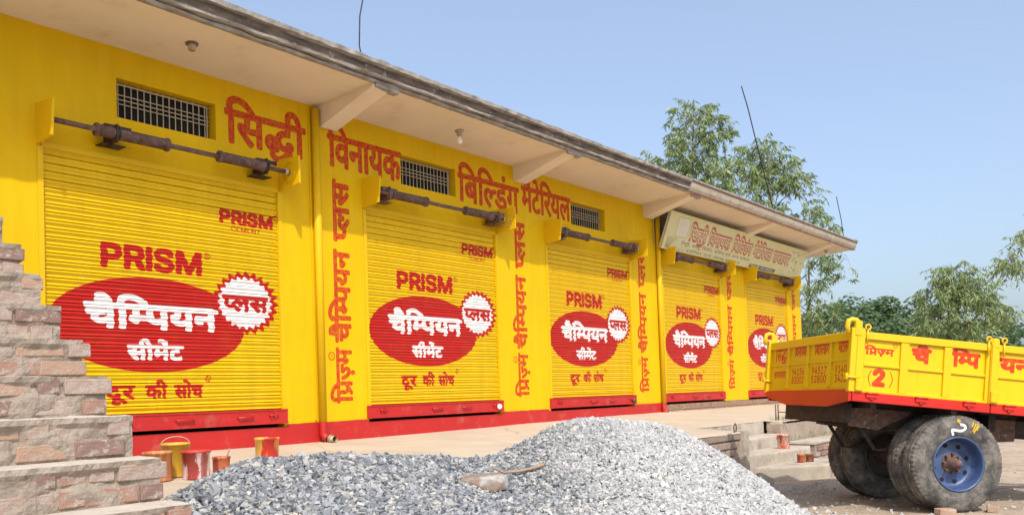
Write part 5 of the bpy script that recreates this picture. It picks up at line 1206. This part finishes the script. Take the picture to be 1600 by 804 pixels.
# front board and bed floor
m = MB(); m.bbox((LE - .04, .0, UR), (LE, WW, UT), .005); m.build('front_board', yglo, tr)
m = MB(); m.box((L0, .036, UB + .03), (LE, WW - .036, UB + .06)); m.build('bed_floor', dark_steel, tr)
# chassis
m = MB()
for y in (.52, 1.20):
    m.box((L0 + .12, y, .82), (LE + .9, y + .06, .835)); m.box((L0 + .12, y, 1.02), (LE + .9, y + .06, 1.066)); m.box((L0 + .12, y + .024, .835), (LE + .9, y + .036, 1.02))
m.box((L0 + .10, .30, .83), (L0 + .16, WW - .30, 1.03)); m.box((.5, .30, .86), (.58, WW - .30, 1.03)); m.box((L0 + .25, .10, .99), (L0 + .31, WW - .1, 1.066)); m.box((-.10, .04, 1.0), (-.04, WW - .04, 1.066)); m.box((1.0, .04, 1.0), (1.06, WW - .04, 1.066))
m.build('chassis_frame', dark_steel, tr)
m = MB()
for y in (.49, 1.20):
    for pg in ([(-.95, 1.0), (-.95, .80), (-.62, .78), (-.30, .95), (-.25, 1.0)], [(.30, 1.0), (.35, .9), (.62, .74), (.95, .78), (.95, 1.0)]):
        m = MB(); m.prism(pg, y, y + .02, 'Y'); m.build('spring_hanger', rust, tr)
for y in (.53, 1.21):
    m = MB()
    for q in range(6):
        h = .56 + q * .018; ln = .60 - q * .075
        m.box((-ln, y, h), (ln, y + .06, h + .015))
    m.tube([(-.60, y + .03, .57), (-.78, y + .03, .80)], .02, 6); m.tube([(.60, y + .03, .57), (.78, y + .03, .80)], .02, 6)
    m.build('leaf_spring', dark_steel, tr)
m = MB(); m.bbox((-.045, .10, .455), (.045, WW - .10, .545), .006); m.build('axle', rust, tr)
m = MB(); m.tube([(LE, .3, .9), (LE + 1.5, WW / 2, .72)], .05, 8); m.tube([(LE, WW - .3, .9), (LE + 1.5, WW / 2, .72)], .05, 8); m.build('drawbar', dark_steel, tr)
m = MB(); m.tube([(LE + 1.25, WW / 2, .75), (LE + 1.1, WW / 2, .22)], .04, 8); m.box((LE + 1.0, WW / 2 - .1, .19), (LE + 1.2, WW / 2 + .1, .22)); m.build('prop_stand', dark_steel, tr)
# wheels
rub = NT('worn_rubber'); co = rub.coord()
c = rub.ramp(rub.noise(co, 5, 7, .7), [(.36, (.028, .027, .026)), (.44, (.07, .065, .06)), (.56, (.16, .145, .125)), (.72, (.26, .23, .19))])
c = rub.mix(rub.ramp(rub.noise(co, 22, 5, .7), [(.50, (0, 0, 0)), (.66, (.6, .6, .6))]), c, (.045, .042, .04))
rub.col(c); rub.rough(.85); rub.bump(rub.noise(co, 45, 5), .5, .006); rub = rub.mat
NTY = 132
def tyre_mesh():
    m = MB()
    prof = [(.262, -.085), (.275, -.104), (.30, -.113), (.345, -.121), (.37, -.1225), (.372, -.1195), (.39, -.1215), (.43, -.117), (.455, -.110), (.474, -.102), (.492, -.088),
            (.498, -.060), (.486, -.056), (.486, -.050), (.500, -.046), (.501, -.012), (.488, -.009), (.488, .009), (.501, .012), (.500, .046), (.486, .050), (.486, .056), (.498, .060),
            (.492, .088), (.474, .102), (.455, .110), (.43, .117), (.37, .1225), (.30, .113), (.275, .104), (.262, .085)]
    def rf(i, j, r):
        if i in (9, 10, 23, 24, 22, 11): return r - (.007 if j % 2 else 0) - .0015 * ((j * 7) % 3)
        if i in (14, 15, 18, 19): return r - (.003 if (j // 2) % 2 else 0)
        return r
    m.lathe(prof, (0, 0, 0), 'Y', NTY, rfun=rf)
    return m.mesh('wheel', rub)
tm_ = tyre_mesh()
for pl in tm_.polygons: pl.use_smooth = False
bluem = pmat('chipped_blue_enamel', (.03, .06, .15), (.07, .115, .23), 7, .42, .25, 30, spots=(.12, .13, .16), sscale=9, sthr=(.66, .8), metal=.1)
rimd = pmat('dusty_dark_rim', (.05, .045, .045), (.12, .10, .085), 8, .8, .3, 30)
def wheel(y, outer, mat, label=None):
    w = link('wheel', tm_, tr, (0, y, .5))
    w.rotation_euler = (0, random.uniform(0, 6), 0)
    s = -1 if outer < 0 else 1
    P = [(.278, s * .100), (.281, s * .114), (.268, s * .116), (.258, s * .100), (.252, s * .02), (.235, s * -.03), (.20, s * -.045), (.15, s * -.035), (.12, s * -.02), (.0, s * -.02)]
    m = MB(); m.lathe(P if s > 0 else P[::-1], (0, 0, 0), 'Y', 56)
    rm = m.build('rim', mat, w)
    m = MB(); m.lathe([(.262, s * -.085), (.20, s * -.055), (.0, s * -.055)], (0, 0, 0), 'Y', 24); m.build('rim_back', rimd, w)
    if mat is bluem:
        for q in range(8):
            a = q * math.pi / 4 + .35
            m = MB(); m.tube([(.188 * math.cos(a), s * -.030, .188 * math.sin(a)), (.188 * math.cos(a), s * -.052, .188 * math.sin(a))], .021, 12); m.build('hand_hole_shade_plug', blackm, w)  # black plugs on an unpierced disc, painted as the shade in its holes
    m = MB(); m.lathe([(.0, s * .115), (.030, s * .115), (.034, s * .10), (.048, s * .095), (.050, s * .05), (.060, s * .045), (.062, s * -.01), (.108, s * -.015), (.112, s * -.03)][::-1 if s < 0 else 1], (0, 0, 0), 'Y', 20); m.build('hub', rust, w)
    for q in range(8):
        a = q * math.pi / 4
        m = MB(); m.tube([(.095 * math.cos(a), s * -.02, .095 * math.sin(a)), (.095 * math.cos(a), s * .025, .095 * math.sin(a))], .012, 6); m.build('wheel_nut', rust, w)
    return w
w1 = wheel(.122, -1, bluem); w2 = wheel(.412, -1, rimd); w3 = wheel(1.42, -1, rimd); w4 = wheel(1.71, 1, bluem)
w1.rotation_euler = (0, 0, 0)
# hand painted white mark and yellow splashes on the near tyre
white_p = pmat('white_mark_paint', (.80, .78, .84), (.7, .68, .74), 20, .6, .1, 60)
def ribbon(pts, w):
    m = MB(); vs = []; P = [Vector((a, 0, b)) for a, b in pts]
    Q = []
    for i in range(len(P) - 1):
        for t in range(5): Q.append(P[i].lerp(P[i + 1], t / 5))
    Q.append(P[-1])
    for _ in range(3): Q = [Q[0]] + [(Q[i - 1] + Q[i] * 2 + Q[i + 1]) / 4 for i in range(1, len(Q) - 1)] + [Q[-1]]
    for i, p in enumerate(Q):
        t = (Q[min(i + 1, len(Q) - 1)] - Q[max(0, i - 1)]).normalized(); nrm = Vector((-t.z, 0, t.x))
        for s in (-1, 1):
            q = p + nrm * s * w * .5; r_ = math.hypot(q.x, q.z)
            yy = -np.interp(r_, [.262, .275, .30, .345, .372, .39, .43, .455, .474], [.085, .104, .113, .121, .1225, .1215, .117, .110, .102]) - .003
            vs.append((q.x, yy, q.z))
    m.add(vs, [(2 * i, 2 * i + 1, 2 * i + 3, 2 * i + 2) for i in range(len(Q) - 1)]); return m
ribbon([(-.085, .285), (-.112, .345), (-.060, .338), (.0, .335), (.040, .365), (.030, .395), (-.02, .402)], .026).build('painted_mark', white_p, w1)
for a, r_, l_ in ((1.28, .455, .05), (1.22, .45, .09), (1.17, .46, .11), (1.13, .45, .06), (1.62, .452, .04), (1.66, .455, .03)):
    ribbon([(r_ * math.cos(a), r_ * math.sin(a)), ((r_ - l_ / 2) * math.cos(a + .01), (r_ - l_ / 2) * math.sin(a + .01)), ((r_ - l_) * math.cos(a + .02), (r_ - l_) * math.sin(a + .02))], .011).build('paint_splash', ymat, w1)
# chock bricks
for lab, (l_, w_), rz in (('reddish brick wedged left of the near trailer tyre', (-.20, -.03), .3), ('small half brick right of the near trailer tyre', (.36, .02), 1.0)):
    p = cpt + Ld * l_ + Wd * w_
    m = MB(); m.bbox((-.10, -.05, -.035), (.10, .05, .035), .008, jit=.006)
    o = m.build('chock_brick', brick_ms[1], None, (p.x, p.y, ground_z(p.x, p.y) + .03), label=lab, cat='brick'); o.rotation_euler = (.05, .08, rz - .9)

# litter on the dirt
for x, y, s, lab in ((10.9, -5.0, .05, 'scrap of pale plastic on the dirt left of the far trailer tyres'), (12.6, -7.2, .06, 'crumpled white scrap on the dirt beyond the near trailer tyre')):
    m = MB(); P = [(s * math.cos(a) * random.uniform(.6, 1.2), s * math.sin(a) * random.uniform(.6, 1.2), random.uniform(0, .03)) for a in [i * .785 for i in range(8)]]
    m.add([(0, 0, .035)] + P, [(0, i + 1, (i + 1) % 8 + 1) for i in range(8)]); m.build('litter', white_p, None, (x, y, ground_z(x, y) + .004), label=lab, cat='litter')
# ================================================================== TREES
def leaf_mat(name, c1, c2, c3):
    t = NT(name); g = t.n('NewGeometry')
    c = t.ramp(g.outputs['Random Per Island'], [(0, c1), (.5, c2), (.93, c2), (1, c3)])
    t.col(c); t.rough(.55); t.p.inputs['Specular IOR Level'].default_value = .35
    tr_ = t.n('BsdfTranslucent'); t.l(c, tr_.inputs[0]); mx = t.n('MixShader'); mx.inputs[0].default_value = .28
    t.l(t.p.outputs[0], mx.inputs[1]); t.l(tr_.outputs[0], mx.inputs[2]); t.l(mx.outputs[0], t.out.inputs[0]); return t.mat
euc = leaf_mat('eucalyptus_leaf', (.10, .155, .05), (.26, .33, .13), (.48, .50, .28))
euc2 = leaf_mat('young_leaf', (.05, .11, .03), (.14, .22, .07), (.36, .40, .15))
mango = leaf_mat('dense_leaf', (.035, .075, .03), (.10, .165, .065), (.16, .22, .09))
bark = pmat('pale_smooth_bark', (.34, .29, .24), (.22, .18, .14), 6, .85, .3, 30)
dbark = pmat('dark_bark', (.10, .08, .06), (.16, .13, .10), 6, .9, .4, 30)

def euc_tree(base, top, blobs, nsprig, L, label, mat=euc, trunk_r=.11, extra=(), seed=1, per=15):
    rs = random.Random(seed)
    bx, by = base; gz = ground_z(bx, by)
    e = empty('eucalyptus_tree', (bx, by, gz), label=label, cat='tree', group='trees behind the shops and trailer')
    O = Vector((bx, by, gz)); T = Vector(top)
    P = [O + (T - O) * t + Vector((.25 * math.sin(t * 5 + seed), .2 * math.cos(t * 4 + seed), 0)) * t for t in [i / 8 for i in range(9)]]
    m = MB(); m.tube([p - O for p in P], [trunk_r * (1 - .8 * i / 8) for i in range(9)], 8); m.build('trunk', bark, e)
    br = MB(); lf = MB()
    V_ = []; F_ = []
    tot = sum(b[3] for b in blobs)
    for (c, rad, _, wgt) in [(Vector(b[0]), b[1], b[2], b[3]) for b in blobs]:
        k0 = min(range(9), key=lambda i: (P[i] - c).length + (0 if P[i].z < c.z - .3 * rad[2] else 3))
        st_p = P[k0]
        mid = st_p.lerp(c, .5) + Vector((0, 0, .25 * rad[2]))
        br.tube([st_p - O, mid - O, c + Vector((0, 0, .3 * rad[2])) - O], [.03, .018, .008], 5)
        for q in range(int(nsprig * 2.3 * wgt / tot)):
            while True:
                u = Vector((rs.uniform(-1, 1), rs.uniform(-1, 1), rs.uniform(-1, 1)))
                if .25 < u.length < 1: break
            # gaps: skip where a low frequency noise is low
            p = c + Vector((u.x * rad[0], u.y * rad[1], u.z * rad[2]))
            if mnoise.noise(p * 1.5 + Vector((seed, 0, 0))) < -.13: continue
            if q % 5 == 0:
                a = c + Vector((0, 0, .2 * rad[2])); br.tube([a - O, a.lerp(p, .6) + Vector((0, 0, .12)) - O, p - O], [.008, .005, .003], 4, caps=False)
            out = Vector((u.x, u.y, 0)); 
            sp_len = rs.uniform(.2, .5)
            d = (out * .6 + Vector((0, 0, rs.uniform(-.8, .35)))).normalized()
            for s in range(per):
                t = s / per * sp_len
                o_ = p + d * t + Vector((0, 0, -.5 * t * t))
                ld = Vector((rs.gauss(0, .75) + d.x * .5, rs.gauss(0, .75) + d.y * .5, -1)).normalized()
                w_ = ld.cross(Vector((rs.uniform(-1, 1), rs.uniform(-1, 1), rs.uniform(-.3, .3)))).normalized()
                l_ = L * rs.uniform(.6, 1.15); w2_ = l_ * .095
                i0_ = len(V_)
                q0 = o_ - O
                cur = Vector((rs.uniform(-.1, .1), rs.uniform(-.1, .1), 0)) * l_
                V_ += [q0, q0 + ld * l_ * .45 + w_ * w2_ + cur * .4, q0 + ld * l_ + cur, q0 + ld * l_ * .45 - w_ * w2_ + cur * .4]
                F_.append((i0_, i0_ + 1, i0_ + 2, i0_ + 3))
    br.build('branches', dbark, e)
    link('crown', big_mesh('crown', np.array([tuple(v) for v in V_]), np.array(F_), mat), e)
    return e

def dense_tree(c, r, label, seed, n=3400, mat=mango, ls=.34):
    rs = random.Random(seed)
    gz = ground_z(c[0], c[1]) + (.003 * max(0, c[0] - 25))
    e = empty('broadleaf_tree', (c[0], c[1], gz), label=label, cat='tree', group='dense trees along the far field')
    H_ = c[2] + r[2] - gz
    m = MB(); m.tube([(0, 0, -.1), (.1, .1, (c[2] - gz) * .6), (0, 0, c[2] - gz)], [.28, .2, .1], 7); m.build('trunk', dbark, e)
    V_ = []; F_ = []
    subs = []
    for q in range(16):
        a = rs.uniform(0, 6.28); z = rs.uniform(-.75, .8); rr = math.sqrt(max(0, 1 - z * z)) * rs.uniform(.55, .95)
        subs.append((Vector((rr * math.cos(a) * r[0], rr * math.sin(a) * r[1], c[2] - gz + z * r[2] * .8)), rs.uniform(.28, .48) * min(r)))
    for q in range(n):
        s, sr = rs.choice(subs)
        u = Vector((rs.gauss(0, 1), rs.gauss(0, 1), rs.gauss(0, 1))).normalized()
        p = s + Vector((u.x, u.y, u.z * .8)) * sr * rs.uniform(.75, 1.05)
        nn = (u + Vector((rs.uniform(-.7, .7), rs.uniform(-.7, .7), rs.uniform(-.2, .9)))).normalized()
        t1 = nn.cross(Vector((0, 0, 1.01))).normalized(); t2 = nn.cross(t1)
        l_ = ls * rs.uniform(.5, 1.1); i0_ = len(V_)
        V_ += [p - t1 * l_ * .5, p + t2 * l_ * .3, p + t1 * l_ * .5, p - t2 * l_ * .3]; F_.append((i0_, i0_ + 1, i0_ + 2, i0_ + 3))
    link('crown', big_mesh('crown', np.array([tuple(v) for v in V_]), np.array(F_), mat), e)
    return e
euc_tree((29.6, 6.3), (29.2, 6.1, 10.9), [((29.19, 6.05, 10.3), (1.0, 1.0, 1.0), 0, 3), ((29.12, 6.19, 9.1), (1.15, 1.1, .95), 0, 3), ((29.2, 6.1, 7.9), (1.0, 1.0, .9), 0, 2.2),
    ((28.55, 6.85, 8.6), (.65, .6, .5), 0, .8), ((29.7, 5.4, 9.9), (.55, .55, .8), 0, 1.2), ((29.0, 6.4, 6.7), (1.4, 1.3, .8), 0, 1.5), ((28.1, 7.5, 9.1), (.30, .3, .30), 0, .25)], 330, .27,
    'tallest eucalyptus crown rising behind the middle of the canopy', seed=3)
euc_tree((29.3, 3.2), (29.0, 3.4, 9.0), [((28.75, 3.45, 8.55), (.75, .8, .55), 0, 1.6), ((29.2, 2.95, 7.8), (1.0, 1.0, .75), 0, 2.2), ((28.4, 3.9, 7.6), (.9, .9, .8), 0, 1.8),
    ((29.5, 2.5, 7.0), (.75, .8, .8), 0, 1.6), ((28.6, 3.8, 6.7), (1.2, 1.1, .7), 0, 1.4), ((29.7, 2.3, 6.1), (.75, .8, .55), 0, 1.2), ((27.9, 4.6, 8.0), (.5, .6, .5), 0, .6)], 300, .25,
    'eucalyptus crown behind the canopy and the leaning rebar rod', seed=5)
euc_tree((26.9, 1.6), (26.4, .9, 5.6), [((26.35, .25, 4.5), (.30, .3, .55), 0, .45), ((26.0, .7, 4.2), (.32, .3, .55), 0, .5), ((26.55, .0, 4.1), (.18, .2, .60), 0, .3), ((25.85, .95, 3.5), (.35, .35, .5), 0, .5),
    ((26.1, .7, 2.7), (.8, .7, .55), 0, 1.2), ((25.7, 1.2, 2.3), (.7, .7, .6), 0, 1.0), ((26.6, .2, 2.1), (.7, .7, .6), 0, 1.0), ((26.3, .4, 5.2), (.22, .22, .3), 0, .15)], 150, .22,
    'drooping eucalyptus branches hanging beside the far end of the canopy', seed=8, trunk_r=.07)
euc_tree((26.9, -3.1), (26.55, -3.05, 3.7), [((26.38, -2.95, 3.5), (.42, .42, .42), 0, 1.2), ((26.1, -2.55, 2.95), (.5, .5, .45), 0, 1.2), ((26.75, -3.3, 2.9), (.55, .55, .45), 0, 1.4), ((26.5, -3.0, 2.3), (.7, .7, .5), 0, 1.8),
    ((26.05, -2.5, 2.15), (.42, .42, .35), 0, .8), ((27.0, -3.7, 2.35), (.45, .45, .35), 0, 1.0), ((26.6, -3.15, 1.7), (.5, .5, .3), 0, .6)], 300, .20,
    'loose eucalyptus tree standing alone above the trailer side', seed=12, trunk_r=.05)
euc_tree((21.8, -6.9), (21.5, -6.5, 3.9), [((20.75, -5.45, 3.30), (.28, .28, .28), 0, 1), ((20.58, -5.22, 2.88), (.30, .28, .16), 0, 1), ((21.2, -6.0, 3.5), (.5, .5, .45), 0, 1.5), ((21.6, -6.6, 3.1), (.7, .7, .7), 0, 2)], 130, .15,
    'leafy branch tip entering at the right edge of the view', seed=15, trunk_r=.05)
dense_tree((69.7, 17, 5.1), (4.7, 4.7, 2.69), 'dark dense tree just right of the building end', 21, ls=.42)
dense_tree((62, 12, 3.7), (3.81, 3.81, 2.24), 'low bushy tree behind the rear of the trailer', 22, ls=.36)
dense_tree((76.9, 15.3, 5.4), (4.03, 4.03, 2.91), 'round topped dense tree behind the trailer hook', 23, ls=.42)
dense_tree((79.5, 12.6, 5.2), (4.03, 4.03, 2.91), 'dark round tree left of the lone eucalyptus', 24, ls=.42, mat=mango)
dense_tree((88.4, 12.2, 4.7), (4.7, 4.7, 2.91), 'dense tree hidden behind the lone eucalyptus', 25, ls=.45)
dense_tree((72, 8.4, 3.9), (4.03, 4.03, 2.13), 'bushy green tree behind the lettered trailer side', 26, ls=.38)
dense_tree((92, 5.8, 4.4), (5.15, 5.15, 2.91), 'dense tree right of the lone eucalyptus trunk', 27, ls=.5)
dense_tree((122, 7.2, 4.7), (6.16, 6.16, 3.25), 'distant low tree near the right edge of the field', 28, n=1600, ls=.6)
dense_tree((150, 5.6, 4.5), (6.16, 6.16, 2.91), 'farthest small tree on the right horizon', 29, n=1300, ls=.7)
dense_tree((160, -3, 3.9), (7.28, 7.28, 2.91), 'far tree at the right border above the trailer', 30, n=1300, ls=.7)
dense_tree((105, 27, 4.5), (6.72, 6.72, 4.03), 'tree seen between the shop wall and the field', 31, n=1600, ls=.6)
